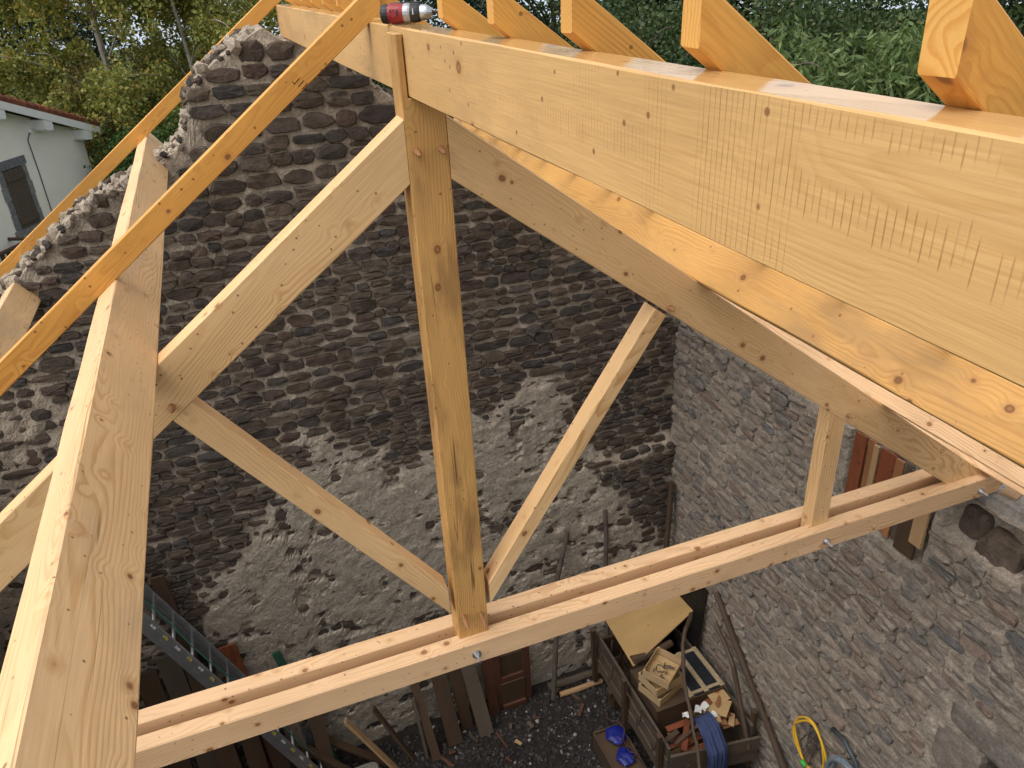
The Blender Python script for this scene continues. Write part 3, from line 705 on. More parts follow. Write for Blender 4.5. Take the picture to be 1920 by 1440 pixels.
# cordless drill lying on the ridge
dr = thing('cordless_drill', (0, .17, 7.823), 'red and black cordless drill lying on top of the ridge beam', 'drill')
ax = Vector((math.cos(R(27)), -math.sin(R(27)), 0)); ad = Vector((math.sin(R(27)), math.cos(R(27)), 0)); o0 = Vector((-.068, .215, 7.8585))
def seg(nm, a, b, ra, rb_, mat, seg_=20, par=dr):
    m = MB(); n_ = 5; pts = [o0+ax*(a+(b-a)*i/(n_-1)) for i in range(n_)]; rr = [ra+(rb_-ra)*i/(n_-1) for i in range(n_)]
    rr[0] *= .93; rr[-1] *= .95; m.tube(pts, rr, seg_); return m.build(nm, mat, par, smooth=False)
seg('rear_cap', 0, .026, .031, .0345, 'drill_black'); hb = seg('motor_housing', .026, .082, .0345, .0335, 'drill_red')
for k in range(3):
    m = MB(); m.box(o0+ax*(.04+k*.012)-ad*.033+Vector((0, 0, .004)), (.005, .004, .02), Matrix.Rotation(-R(27), 3, 'Z')); m.build('vent_slot', 'drill_black', hb)
m = MB(); m.tube([o0+ax*.05-ad*.031, o0+ax*.05-ad*.0355], .011, 16); m.build('round_badge', 'drill_red', hb)
seg('gear_case', .082, .108, .0335, .033, 'drill_grey'); cr = seg('clutch_ring', .108, .142, .034, .031, 'drill_black')
m = MB(); m.box(o0+ax*.122-ad*.0325+Vector((0, 0, .006)), (.003, .003, .02), Matrix.Rotation(-R(27), 3, 'Z')); m.build('clutch_mark', 'mark_white', cr)
seg('chuck', .142, .168, .027, .026, 'steel', 24); seg('chuck_nose', .168, .186, .026, .012, 'steel', 24)
seg('drill_bit', .186, .222, .0042, .0042, 'dkmetal', 8)
m = MB(); m.tube([o0+ax*.058+ad*.02, o0+ax*.054+ad*.09, o0+ax*.044+ad*.15], [.024, .019, .021], 14); m.build('grip', 'drill_black', dr)
m = MB(); m.tube([o0+ax*.075+ad*.04, o0+ax*.074+ad*.065], .009, 10); m.build('trigger', 'drill_red', dr)
m = MB(); m.box(o0+ax*.05+ad*.178, (.11, .055, .062), Matrix.Rotation(-R(27), 3, 'Z')); m.build('battery', 'drill_black', dr)
# screws where rafters sit on the ridge
# ------------------------------------------------------------------ neighbouring house
HU = Vector((.462, .887, 0)).normalized(); HN = Vector((HU.y, -HU.x, 0)); HP = Vector((-5.197, 18.267, 0))
def hp(u, z, o=0): return HP+HU*u+HN*o+Vector((0, 0, z))
house = thing('white_house', hp(-1.8, 0), 'white rendered house with brown shutter, white bargeboard and red tiled roof', 'house')
def hz(u): return 6.57-.348*abs(u+1.78)
def hpoly(name, pts, o0, o1, mat, parent):
    n = len(pts); V = [hp(u, z, o0) for u, z in pts]+[hp(u, z, o1) for u, z in pts]
    F = [tuple(range(n))[::-1], tuple(range(n, 2*n))]+[(i, (i+1) % n, n+(i+1) % n, n+i) for i in range(n)]
    return mesh_obj(name, V, F, mat, parent)
hpoly('wall', [(-6.5, -.5), (2.82, -.5), (2.82, hz(2.82)-.16), (-1.78, hz(-1.78)-.16), (-6.5, hz(-6.5)-.16)], -7, 0, 'render', house)
for s in (1, -1):
    e = -1.78+s*4.88
    rf = hpoly('roof_slope', [(-1.78, hz(-1.78)-.02), (e, hz(e)-.02), (e, hz(e)+.06), (-1.78, hz(-1.78)+.06)], -7.3, .34, 'tile', house)
    bb = hpoly('bargeboard', [(-1.78, hz(-1.78)-.20), (e, hz(e)-.20), (e, hz(e)-.02), (-1.78, hz(-1.78)-.02)], .32, .37, 'white', house)
    n = 22 if s == 1 else 0
    for k in range(n):       # verge tiles, lapped
        u0 = -1.78+s*(k*4.9/n); u1 = u0+s*(4.9/n+.05); m = MB()
        for row in range(3):
            c0 = hp(u0, hz(u0)+.085-.012, .27-row*.22); c1 = hp(u1, hz(u1)+.055, .27-row*.22)
            if row == 0: m.tube([c0, c1], [.095, .085], 9)
        m.build('tile', 'tile', house)
    for k in range(7):       # rows of cover tiles seen along the slope
        m = MB(); o_ = -.2-k*.24; m.tube([hp(-1.78, hz(-1.78)+.06, o_), hp(e, hz(e)+.06, o_)], .085, 9); m.build('tile_row', 'tile', rf)
for u in (1.22, 2.58, -.2, -1.78):
    hpoly('purlin_end', [(u-.09, hz(u)-.42), (u+.12, hz(u+.12)-.40), (u+.15, hz(u)-.34), (u+.15, hz(u+.15)-.205), (u-.12, hz(u-.12)-.205), (u-.12, hz(u)-.38)], -.1, .36, 'white', house)
wd = [(-.52, -.35, 3.15, 3.5), (-.50, -.35, 3.52, 3.80), (-.53, -.35, 3.82, 4.12), (-.50, -.35, 4.14, 4.47), (.31, .47, 3.15, 3.45), (.31, .45, 3.47, 3.78), (.31, .48, 3.8, 4.1), (.31, .45, 4.12, 4.47), (-.55, .5, 4.49, 4.68), (-.58, .53, 2.98, 3.13)]
win = hpoly('window_recess', [(-.35, 3.14), (.31, 3.14), (.31, 4.48), (-.35, 4.48)], -.2, .004, 'black', house)
for (a, b, c, d) in wd: hpoly('frame_stone', [(a, c), (b, c), (b, d), (a, d)], -.05, .035, 'bluegrey', win)
for k in range(4): hpoly('shutter_board', [(-.345+k*.163, 3.15), (-.345+k*.163+.158, 3.15), (-.345+k*.163+.158, 4.47), (-.345+k*.163, 4.47)], .01, .045, 'wood_shutter', win)
for z in (3.24, 4.22): hpoly('shutter_batten', [(-.34, z), (.30, z), (.30, z+.13), (-.34, z+.13)], .045, .07, 'wood_shutter', win)
m = MB(); m.tube([hp(.95, 5.12, .02), hp(.80, 4.95, .02), hp(.82, 4.2, .02), hp(.81, 3.1, .02), hp(.8, 1.5, .02)], .011, 6); m.build('cable', 'black', house)
m = MB(); m.box(hp(.97, 5.15, .03), (.09, .09, .09)); m.build('cable_box', 'white', house)
bal = thing('balcony_railing', hp(-1.7, 2.0, .5), 'dark wooden balcony railing in front of the white house wall', 'railing')
m = MB(); m.tube([hp(-4, 3.06, .6), hp(-.80, 3.06, .6)], .045, 6); m.build('top_rail', 'old', bal)
m = MB(); m.tube([hp(-4, 2.15, .6), hp(-.80, 2.15, .6)], .045, 6); m.build('bottom_rail', 'old', bal)
m = MB(); m.tube([hp(-.82, 3.06, 0), hp(-.82, 3.06, .6)], .045, 6); m.build('side_rail', 'old', bal)
for k in range(14): board('slat', hp(-.86-k*.2, 2.1, .6), hp(-.86-k*.2, 3.06, .6), .12, .025, HU, 'old', bal)
m = MB(); m.box(hp(-2.4, 2.0, .33), (.7, 3.3, .12), Matrix.Rotation(-math.atan2(HU.x, HU.y), 3, 'Z')); m.build('deck', 'old', bal)
m = MB(); m.tube([hp(-.9, -.4, .55), hp(-.9, 2.0, .55)], .06, 8); m.build('post', 'old', bal)
# ------------------------------------------------------------------ trees
def leaf_mesh(name, C, size, mat, parent=None, aspect=.55, droop=0.0, rs=None, Mw=None):
    C = np.asarray(C); n = len(C); rs = rs or np.random.default_rng(1)
    a = rs.normal(size=(n, 3)); a[:, 2] = a[:, 2]*(1-droop*.6)-droop*1.3; a /= np.linalg.norm(a, axis=1)[:, None]
    b = np.cross(a, rs.normal(size=(n, 3))); b /= np.linalg.norm(b, axis=1)[:, None]
    s = size*rs.uniform(.6, 1.3, (n, 1)); a = a*s; b = b*s*aspect
    V = np.stack([C, C+a*.5+b*.5, C+a, C+a*.5-b*.5], 1).reshape(-1, 3)
    me = bpy.data.meshes.new(name); me.vertices.add(4*n); me.vertices.foreach_set('co', V.ravel().astype(np.float32))
    me.loops.add(4*n); me.loops.foreach_set('vertex_index', np.arange(4*n, dtype=np.int32))
    me.polygons.add(n); me.polygons.foreach_set('loop_start', np.arange(0, 4*n, 4, dtype=np.int32)); me.polygons.foreach_set('loop_total', np.full(n, 4, np.int32))
    me.materials.append(MAT[mat]); me.update(calc_edges=True)
    return link(bpy.data.objects.new(name, me), parent, Mw or Matrix.Identity(4))
def bez(p0, p1, p2, n): return [tuple((1-t)**2*np.array(p0)+2*t*(1-t)*np.array(p1)+t*t*np.array(p2)) for t in np.linspace(0, 1, n)]
def tree(kind, name, label, base, H, rad, mat, bark, nl, lsize, seed, group=None):
    rs = np.random.default_rng(seed); base = np.array(base, float)
    t = thing(name, base, label, 'tree', group); m = MB(); C = []
    top = base+np.array([rs.normal()*.4, rs.normal()*.4, H]); tr = bez(base, base+np.array([rs.normal()*.5, rs.normal()*.5, H*.5]), top, 12)
    r0 = (H*.016+.03)*{'willow': .45, 'birch': .6}.get(kind, 1); m.tube(tr, [r0*(1-.9*i/11)+.012 for i in range(12)], 8)
    if kind in ('birch', 'round', 'willow'):
        nlimb = {'birch': 30, 'round': 26, 'willow': 22}[kind]
        for k in range(nlimb):
            f = rs.uniform(.62 if kind == 'willow' else .2, .97); i = f*11; p0 = np.array(tr[int(i)])
            az = rs.uniform(0, 2*math.pi); env = math.sin(math.pi*min(1, max(.12, (f-.05)))**.85)**.6 if kind != 'willow' else (1.25-f)*1.9
            ln = rad*env*rs.uniform(.6, 1.1); up = rs.uniform(.25, .9)*ln
            d = np.array([math.cos(az), math.sin(az), 0]); p1 = p0+d*ln*.5+np.array([0, 0, up]); p2 = p0+d*ln+np.array([0, 0, up*(.55 if kind != 'round' else 1.0)])
            L = bez(p0, p1, p2, 8); m.tube(L, [r0*(.32 if kind != 'birch' else .17)*(1-.85*q/7)+.006 for q in range(8)], 5, cap=False)
            per = nl//nlimb
            if kind == 'round':
                nc = 9
                for c in range(nc):
                    q = np.array(L[rs.integers(2, 8)])+rs.normal(size=3)*rad*.13; C.append(q+rs.normal(size=(per//nc, 3))*np.array([.42, .42, .30])*rad*.26)
            else:
                nt_ = 26 if kind == 'birch' else 14; each = max(3, per//nt_)
                for c in range(nt_):
                    q = np.array(L[rs.integers(2, 8)])+rs.normal(size=3)*.22
                    hl = rs.uniform(.3, 1.7)*(1 if kind == 'birch' else .5); out = d*rs.uniform(-.1, .5)+rs.normal(size=3)*.25
                    if rs.random() < .25: out[2] += .5
                    u = rs.uniform(0, 1, (each, 1)); C.append(q+out*u*.8+np.array([0, 0, -1.0])*hl*u**1.5+rs.normal(size=(each, 3))*(.09 if kind == 'birch' else .06))
    else:                                # conifer: tiers of sweeping branches
        nb = 64
        for k in range(nb):
            f = .08+.9*k/nb; p0 = np.array(tr[int(f*11)]); p0[2] = base[2]+f*H; az = rs.uniform(0, 6.283); ln = rad*(1-f)**.75*rs.uniform(.7, 1.1)+.25
            d = np.array([math.cos(az), math.sin(az), 0]); L = bez(p0, p0+d*ln*.6+np.array([0, 0, .12*ln]), p0+d*ln+np.array([0, 0, -.22*ln]), 7); m.tube(L, [.05*(1-.8*q/6) for q in range(7)], 5, cap=False)
            n_ = nl//nb; u = rs.uniform(.12, 1, n_); idx = np.array([np.array(L[min(6, int(v*7))]) for v in u])
            sd = np.cross(d, [0, 0, 1]); w_ = rs.normal(size=(n_, 1))*(.12+.22*ln*(1-u[:, None])*.9)
            C.append(idx+sd*w_+rs.normal(size=(n_, 3))*.10-np.array([0, 0, .22])*np.abs(w_)-np.array([0, 0, .2])*rs.random((n_, 1)))
    m.build('trunk', bark, t)
    C = np.concatenate(C); o = leaf_mesh('crown', C-base, lsize, mat, t, {'birch': .6, 'round': .6, 'willow': .26}.get(kind, .22), {'birch': .5, 'round': .1, 'willow': .75}.get(kind, .3), rs, Matrix.Translation(Vector(base)))
    return t
tree('birch', 'birch_tree', 'tall yellowing birch tree behind the white house', (-3.1, 25.0, -.1), 13.5, 4.8, 'birch_leaf', 'birch_bark', 110000, .13, 5)
tree('birch', 'birch_tree', 'looser yellow green birch with hazy gaps behind the broken gable', (.9, 28.5, -.2), 13.5, 4.0, 'birch_leaf', 'birch_bark', 48000, .13, 6)
tree('birch', 'birch_tree', 'yellow green birch overlapping the tip of the gable rafter', (-1.0, 22.6, -.1), 9.6, 3.2, 'birch_leaf', 'birch_bark', 60000, .115, 16)
tree('conifer', 'cedar_tree', 'dark cedar standing beyond the house roof', (-8.2, 32.5, -.2), 17, 5.2, 'conifer_leaf', 'bark', 40000, .30, 7)
tree('conifer', 'cedar_tree', 'dark conifer half hidden behind the tall birch', (-4.9, 36, -.2), 15, 4.4, 'conifer_leaf', 'bark', 30000, .30, 8)
tree('round', 'laurel_bush', 'dense green laurel bush between the house corner and the gable', (-1.75, 20.6, -.1), 4.5, 1.9, 'mid_leaf', 'bark', 26000, .10, 9)
tree('round', 'laurel_bush', 'green shrub under the birches behind the gable shoulder', (-.2, 18.6, -.1), 4.2, 1.9, 'mid_leaf', 'bark', 22000, .10, 10)
tree('round', 'laurel_bush', 'olive shrub at the foot of the tall birch beyond the house corner', (-2.6, 23.0, -.1), 5.0, 2.3, 'rust_leaf', 'bark', 26000, .11, 11)
G_ = 'dark trees beyond the ridge'
tree('round', 'oak_tree', 'dark green tree behind the far end of the ridge rafters', (6.2, 29.5, -.2), 10.2, 5.0, 'dark_leaf', 'bark', 24000, .17, 21, G_)
tree('conifer', 'fir_tree', 'grey green fir behind the middle rafters', (9.3, 23.4, -.2), 9.8, 3.9, 'conifer_leaf', 'bark', 24000, .22, 22, G_)
tree('conifer', 'fir_tree', 'dark fir with bare twigs behind the rafter stubs', (12.3, 20.6, -.2), 9.6, 4.0, 'conifer_leaf', 'bark', 24000, .22, 23, G_)
tree('round', 'oak_tree', 'dark tree with brownish top above the pale green shrubs', (15.6, 19.6, -.2), 9.8, 4.8, 'dark_leaf', 'bark', 26000, .16, 24, G_)
tree('round', 'oak_tree', 'rust tinged tree set between the dark oaks', (16.2, 22.6, -.2), 9.6, 3.6, 'rust_leaf', 'bark', 16000, .15, 25, G_)
tree('round', 'oak_tree', 'broad dark green oak behind the nearest rafter', (19.4, 15.8, -.2), 9.8, 5.2, 'dark_leaf', 'bark', 30000, .15, 26, G_)
tree('round', 'oak_tree', 'dark oak at the right edge beyond the largest rafter end', (18.6, 11.0, -.2), 9.2, 4.4, 'dark_leaf', 'bark', 24000, .14, 27, G_)
tree('round', 'oak_tree', 'shadowed tree filling the gap behind the firs', (12.5, 27, -.2), 10.5, 5.5, 'dark_leaf', 'bark', 22000, .18, 28, G_)
tree('round', 'oak_tree', 'low dark thicket tree behind the pale shrubs', (12.9, 12.6, -.1), 6.6, 3.6, 'dark_leaf', 'bark', 22000, .12, 29, G_)
tree('round', 'oak_tree', 'low dark thicket below the firs behind the ridge', (9.4, 15.6, -.1), 6.2, 3.4, 'dark_leaf', 'bark', 22000, .12, 30, G_)
tree('willow', 'leafy_shrub', 'pale green feathery shrub rising behind the ridge between the rafters', (6.75, 6.5, 0), 7.0, 1.5, 'light_leaf', 'bark', 15000, .15, 31)
tree('willow', 'leafy_shrub', 'light green drooping shrub beside the largest rafter end', (7.5, 5.2, 0), 6.95, 1.5, 'light_leaf', 'bark', 15000, .15, 32)
tree('willow', 'leafy_shrub', 'low green shrub between the two feathery shrubs', (7.6, 6.2, 0), 6.5, 1.6, 'mid_leaf', 'bark', 12000, .15, 33)
# ------------------------------------------------------------------ ladder leaning left of the truss
lad = thing('extension_ladder', (-.9, 3.2, 0), 'long aluminium extension ladder with green rope leaning among old boards', 'ladder')
LD = Vector((-.3846, .020, .9229)).normalized(); LN = Vector((.9229, 0, .3846)); LF = Vector((-.83, 0, 0))
def lp(t, o, y): return LF+LD*t+LN*o+Vector((0, y, 0))
LL = 4.55
for sec, (o_, ys, t0, t1) in enumerate(((-.036, (3.02, 3.42), .03, LL), (-.107, (3.022, 3.418), .10, LL-.35))):
    for y in ys:
        rail = timber('rail', lp(t0, o_, y), lp(t1, o_, y), .026, .068, (0, 1, 0), 'alu', lad, ch=.003, jit=0, step=2)
    nr = int((t1-t0)/.28)
    for k in range(nr):
        m = MB(); t = t0+.16+k*.28+(.10 if sec else 0); m.tube([lp(t, o_, ys[0]+.01), lp(t, o_, ys[1]-.01)], .015, 8); m.build('rung', 'alu', lad, smooth=True)
m = MB(); m.tube([lp(.1+.3*k, .012+.01*math.sin(k*2), 3.14+.02*math.sin(k*1.3)) for k in range(15)], .006, 6); m.build('rope', 'rope', lad)
rot = Matrix((LD, (0, 1, 0), LN)).transposed().to_3x3()
for k in range(22):
    m = MB(); t = .35+k*.17
    for q in range(4 if k % 2 else 3):
        m.box(lp(t+q*(.017 if k % 2 else .022), -.036+.004*(q % 2), 3.0055), (.010, .002, .024 if k % 2 else .03), rot @ Matrix.Rotation(0 if k % 2 else .5, 3, 'Y'))
    m.build('rail_marking', 'mark_white' if k % 2 else 'mark_yellow', lad)
# ------------------------------------------------------------------ boards leaning on the gable
def lean(name, x0, y0, x1, z1, wd, thk, mat, label, group=None, y1=3.50, tw=0):
    p, q = Vector((x0, y0, .02)), Vector((x1, y1, z1)); side = Vector((math.cos(tw), math.sin(tw)*.6, 0))
    o = board(name, p, q, wd, thk, side, mat, None, jit=.003, ch=.002, step=.4); return tag(o, label, 'board', group)
GB = 'old boards leaning on the gable'; LB = 'old brown board leaning against the foot of the gable'
lean('board', .20, 3.02, .12, .95, .10, .03, 'old', 'narrow brown stake leaning steeply on the gable', None)
lean('board', .46, 3.14, .40, 1.05, .17, .03, 'old', 'brown board standing beside the grey weathered plank')
lean('board', .84, 3.12, .74, 1.12, .17, .035, 'grey', 'grey weathered plank leaning under the foot of the king post')
lean('board', .66, 3.3, .60, 1.05, .14, .03, 'old', 'dark board in shadow behind the grey plank')
lean('board', 1.02, 3.35, .98, 1.15,   .12, .03, 'darkred', 'thin reddish board leaning beside the panel door')
for k, (x0, x1, z1, wd, mt) in enumerate([(-2.55, -2.75, 2.3, .22, 'old'), (-2.3, -2.42, 2.1, .2, 'old'), (-2.05, -2.2, 2.25, .19, 'grey'), (-1.85, -1.98, 2.0, .2, 'old'), (-1.62, -1.70, 1.75, .18, 'old'), (-1.40, -1.52, 1.6, .17, 'old'), (-1.15, -1.3, 1.5, .16, 'grey'), (-.95, -1.0, 1.2, .15, 'old')]):
    lean('board', x0, 2.95+.1*(k % 3), x1, z1, wd, .03, mt, LB if mt == 'old' else 'grey weathered board leaning among the brown boards under the ladder', GB)
lean('board', -1.55, 3.40, -1.66, 2.15, .2, .025, 'red', 'broad red brown board standing behind the ladder')
lean('board', -1.85, 3.42, -2.05, 3.2, .12, .03, 'old', 'long narrow brown plank rising above the ladder')
lean('board', -.85, 3.3, -1.22, 1.88, .08, .03, 'green', 'dark green painted batten leaning on the plaster')
# fan of loose offcuts on the gravel
for k, (x, y, a, ln, mt) in enumerate([(-.55, 3.25, 2.3, 1.0, 'old'), (-.25, 3.30, 2.0, .9, 'tan'), (-.05, 3.38, 1.9, .8, 'old'), (-.75, 3.05, 2.5, .8, 'old'), (.10, 3.35, 1.6, .7, 'grey'), (-.35, 3.45, 2.7, .9, 'old'), (-.9, 2.85, 2.2, .7, 'tan'), (-1.15, 2.9, 2.6, .9, 'tan')]):
    d = Vector((math.cos(a)*.75, .0, .55)).normalized(); p = Vector((x, y-.25, .03)); q = p+d*ln+Vector((0, .25, 0))
    tag(board('offcut', p, q, .09, .03, (0, 1, .2), mt, None), 'loose plank end fanned out over the gravel beside the ladder', 'board', 'plank ends beside the ladder')
tag(rough_block('concrete_block', (-.62, 3.02, .13), (.34, .22, .24), 'block', None, rg, 4), 'grey concrete block lying on the gravel near the ladder foot', 'block')
# panel door
dr = thing('panel_door', (1.3, 3.4, 0), 'short dark reddish panel door standing against the plastered gable', 'door')
def dbox(nm, x, z, wx, hz_, thk, mat, dy=0): m = MB(); m.box((x, 3.36+.12*z+dy, z), (wx, thk, hz_)); return m.build(nm, mat, dr)
for x in (1.10, 1.48): dbox('stile', x, .46, .09, .9, .035, 'darkred')
for z in (.05, .47, .87): dbox('rail', 1.29, z, .29, .08, .035, 'darkred')
for z in (.26, .67): dbox('panel', 1.29, z, .30, .34, .015, 'old')
# poles, logs
def pole(label, pts, r, mat='old', name='pole', cat='pole', seg=9):
    m = MB(); P = [Vector(p) for p in pts]; Q = []
    for i in range(len(P)-1):
        for k in range(4): Q.append(P[i].lerp(P[i+1], k/4)+Vector((random.uniform(-1, 1), random.uniform(-1, 1), 0))*r*.25)
    Q.append(P[-1]); m.tube(Q, [r*random.uniform(.88, 1.1)*(1-.25*i/len(Q)) for i in range(len(Q))], seg); return tag(m.build(name, mat, None), label, cat)
pole('crooked bark pole with dark end leaning on the plaster beside the right brace', [(1.76, 3.28, .02), (1.90, 3.42, 1.3), (1.95, 3.47, 1.75), (2.10, 3.52, 2.33)], .035, 'bark')
pole('straight thin dark pole standing against the gable near the ledge', [(2.52, 3.28, .02), (2.56, 3.42, 1.2), (2.57, 3.52, 2.5)], .032, 'bark')
pole('thick old pole leaning into the corner of the two walls', [(3.12, 3.20, .02), (3.36, 3.40, 2.72)], .045, 'old')
pole('bark covered log lying along the foot of the gable', [(1.75, 3.42, .06), (2.45, 3.40, .07)], .055, 'grey', 'log', 'log')
pole('second pale log stacked in front at the foot of the gable', [(1.85, 3.28, .05), (2.42, 3.26, .06)], .04, 'tan', 'log', 'log')
pole('long brown pole slanting down the side wall beside the cart', [(3.36, .95, .02), (3.36, 1.05, .70), (3.38, 2.44, 1.87)], .04, 'old')
pole('shorter brown stick beside the long pole in the cart', [(3.22, 1.42, .62), (3.28, 1.9, 1.34), (3.30, 2.3, 1.6)], .028, 'old')
# ------------------------------------------------------------------ cart with clutter
cart = thing('wooden_cart', (2.82, 2.4, 0), 'old grey wooden cart body crammed with boxes and offcuts in the corner', 'cart')
for k in range(3): board('side_plank', (2.33+.012*k, 1.60, .42+.17*k), (2.36+.012*k, 3.34, .42+.17*k), .16, .03, (0, 0, 1), 'grey', cart)
for k in range(3): board('side_plank', (3.30, 1.50, .42+.17*k), (3.30, 3.30, .42+.17*k), .16, .03, (0, 0, 1), 'grey', cart)
for k in range(2): board('end_plank', (2.36, 1.60-.012*k, .46+.19*k), (3.34, 1.44-.012*k, .46+.19*k), .18, .03, (0, 0, 1), 'grey', cart)
for k in range(2): board('end_plank', (2.38, 3.30, .46+.19*k), (3.29, 3.28, .46+.19*k), .18, .03, (0, 0, 1), 'old', cart)
for k in range(6): board('floor_plank', (2.45+.155*k, 1.62, .33), (2.45+.155*k, 3.28, .33), .15, .03, (1, 0, 0), 'old', cart)
for (x, y) in ((2.30, 1.68), (2.31, 2.45), (2.32, 3.25), (3.34, 1.55), (3.34, 3.2)): board('stake', (x, y, .12), (x-.03 if x < 3 else x, y, 1.0), .06, .05, (0, 1, 0), 'old', cart)
for y in (1.75, 2.9): m = MB(); m.box((2.82, y, .26), (1.0, .1, .1)); m.build('bearer', 'old', cart)
for (x, y) in ((2.42, 1.75), (3.26, 1.75), (2.42, 2.9), (3.26, 2.9)):
    m = MB(); m.box((x, y, .11), (.12, .14, .2)); m.build('trestle_leg', 'old', cart)
for k in range(5):
    m = MB(); y = 1.75+.33*k; m.tube([(2.295, y, .92), (2.285, y, .75), (2.27, y+.04, .62), (2.275, y+.07, .70)], .008, 6); m.build('iron_hook', 'dkmetal', cart)
m = MB(); m.tube([(2.30, 1.7, .90), (2.30, 2.2, .80), (2.30, 2.7, .86), (2.31, 3.1, .80)], .009, 6); m.build('chain', 'dkmetal', cart)
# curved iron-shod shaft
pole('curved brown wooden shaft rising out of the cart across the chest', [(3.19, 2.58, 1.5), (3.0, 2.40, 1.52), (2.86, 2.24, 1.46), (2.79, 2.10, 1.34), (2.73, 1.93, 1.18), (2.66, 1.70, 1.02), (2.60, 1.50, .93), (2.50, 1.27, .85)], .024, 'old', 'cart_shaft', 'shaft')
# chest
ch = thing('storage_chest', (2.84, 2.28, .35), 'brown wooden chest in the cart, its lid partly black leather with tan straps', 'chest')
def cb(nm, c, d, mat, par=ch): m = MB(); m.box(c, d); return m.build(nm, mat, par)
cb('front_panel', (2.84, 1.99, .64), (.80, .022, .56), 'old'); cb('rear_panel', (2.84, 2.56, .64), (.80, .022, .56), 'old')
cb('side_panel', (2.44, 2.275, .64), (.022, .56, .56), 'old'); cb('side_panel', (3.24, 2.275, .64), (.022, .56, .56), 'old')
cb('lid', (2.84, 2.275, .935), (.84, .61, .025), 'old')
cb('leather_panel', (3.05, 2.275, .955), (.42, .58, .016), 'tarp')
for x in (2.85, 3.04, 3.24): cb('strap', (x, 2.275, .967), (.055, .59, .010), 'strapboard')
for y in (2.02, 2.54): cb('edge_band', (3.05, y, .968), (.42, .035, .011), 'strapboard')
# fruit crates
def crate(c, rz, tilt, label, full=False):
    t = thing('fruit_crate', c, label, 'crate', 'stacked fruit crates'); Rm = Matrix.Rotation(rz, 3, 'Z') @ Matrix.Rotation(tilt, 3, 'X')
    def part(nm, p, d, mat='crate'): m = MB(); m.box(Vector(c)+Rm @ Vector(p), d, Rm); return m.build(nm, mat, t)
    for k in range(4): part('bottom_slat', (-.135+.09*k, 0, .004), (.084, .30, .007))
    for s in (-1, 1): part('long_side', (0, s*.148, .055), (.38, .006, .10)); part('short_side', (s*.188, 0, .055), (.006, .29, .10))
    for s in (-1, 1):
        for q in (-1, 1): part('corner_post', (s*.178, q*.138, .055), (.018, .018, .105))
    return t
crate((2.60, 2.22, .95), .35, .03, 'lower thin wood fruit crate of the stack on the chest'); crate((2.61, 2.23, 1.06), .18, -.04, 'middle tilted fruit crate of the stack on the chest')
tc = crate((2.63, 2.25, 1.18), .62, .10, 'topmost open fruit crate with bark chips, of the stack on the chest')
for k in range(14):
    m = MB(); a = rg.uniform(0, 6.28); p = Vector((2.63+rg.uniform(-.11, .11), 2.25+rg.uniform(-.1, .1), 1.205)); q = p+Vector((math.cos(a), math.sin(a), .05))*rg.uniform(.03, .09)
    m.tube([p, q], .006, 5); tag(m.build('bark_chip', 'bark', None), 'dark bark chip lying in the topmost fruit crate', 'bark chip', 'bark chips in the crate')
# plywood sheet
A_, B_, C_ = Vector((2.455, 2.56, 1.0)), Vector((3.362, 2.79, 1.28)), Vector((2.49, 3.33, 1.0)); D_ = B_+C_-A_; nr_ = (B_-A_).cross(C_-A_).normalized()*.015
tag(mesh_obj('plywood_sheet', [A_, B_, D_, C_, A_+nr_, B_+nr_, D_+nr_, C_+nr_], [(0, 3, 2, 1), (4, 5, 6, 7), (0, 1, 5, 4), (1, 2, 6, 5), (2, 3, 7, 6), (3, 0, 4, 7)], 'ply', None), 'clean tan plywood sheet lying tilted over the back of the cart', 'plywood')
pole('short round log across the chest behind the crates', [(2.47, 2.62, 1.02), (3.0, 2.66, 1.05)], .055, 'old', 'log', 'log')
# offcuts at the cart's near end
for k in range(30):
    x = rg.uniform(2.45, 2.85) if k < 20 else rg.uniform(2.85, 3.2); y = rg.uniform(1.60, 1.92); a = rg.gauss(.35, .5); ln = rg.uniform(.15, .42); z = .40+.017*k+rg.uniform(0, .03)
    d = Vector((math.cos(a), math.sin(a)*.35, rg.uniform(-.12, .16))).normalized(); p = Vector((x, y, z))-d*ln/2
    mt = rg.choice(('red', 'peg', 'red', 'tan', 'old')); tag(board('offcut', p, p+d*ln, rg.uniform(.03, .07), .016, (-d.y, d.x, .2), mt, None), 'timber offcut heaped at the near end of the cart', 'offcut', 'offcuts in the cart')
for k, (x, y, z, a, w1, w2) in enumerate([(3.02, 1.86, .86, .3, .26, .22), (3.10, 1.80, .89, .7, .22, .18), (2.98, 1.76, .875, 1.2, .2, .13), (3.15, 1.92, .90, .1, .2, .16), (3.16, 1.68, .80, .9, .16, .06)]):
    m = MB(); m.box((x, y, z), (w1, w2, .014), Matrix.Rotation(a, 3, 'Z') @ Matrix.Rotation(.12*(k-2), 3, 'X')); tag(m.build('shingle', 'crate', None), 'tan plywood scrap on the heap at the near end of the cart', 'wood scrap', 'scraps in the cart')
for (x, y, z, a, w1, w2) in [(2.93, 1.86, .88, .5, .11, .07), (2.84, 1.84, .90, .9, .09, .07), (2.70, 1.86, .86, -.4, .07, .06), (2.97, 1.74, .87, .2, .06, .07)]:
    m = MB(); n_ = 5; V = []; F = []
    for j in range(n_):
        for i in range(n_): V.append(Vector((x, y, z+.03))+Matrix.Rotation(a, 3, 'Z') @ Vector(((i/(n_-1)-.5)*w1, (j/(n_-1)-.5)*w2, .012*math.sin(i*1.3+j)+.01*j/n_)))
    for j in range(n_-1):
        for i in range(n_-1): q = j*n_+i; F.append((q, q+1, q+n_+1, q+n_))
    m.add(V, F); tag(m.build('paper', 'paper', None), 'crumpled white paper label among the offcuts in the cart', 'paper', 'papers in the cart')
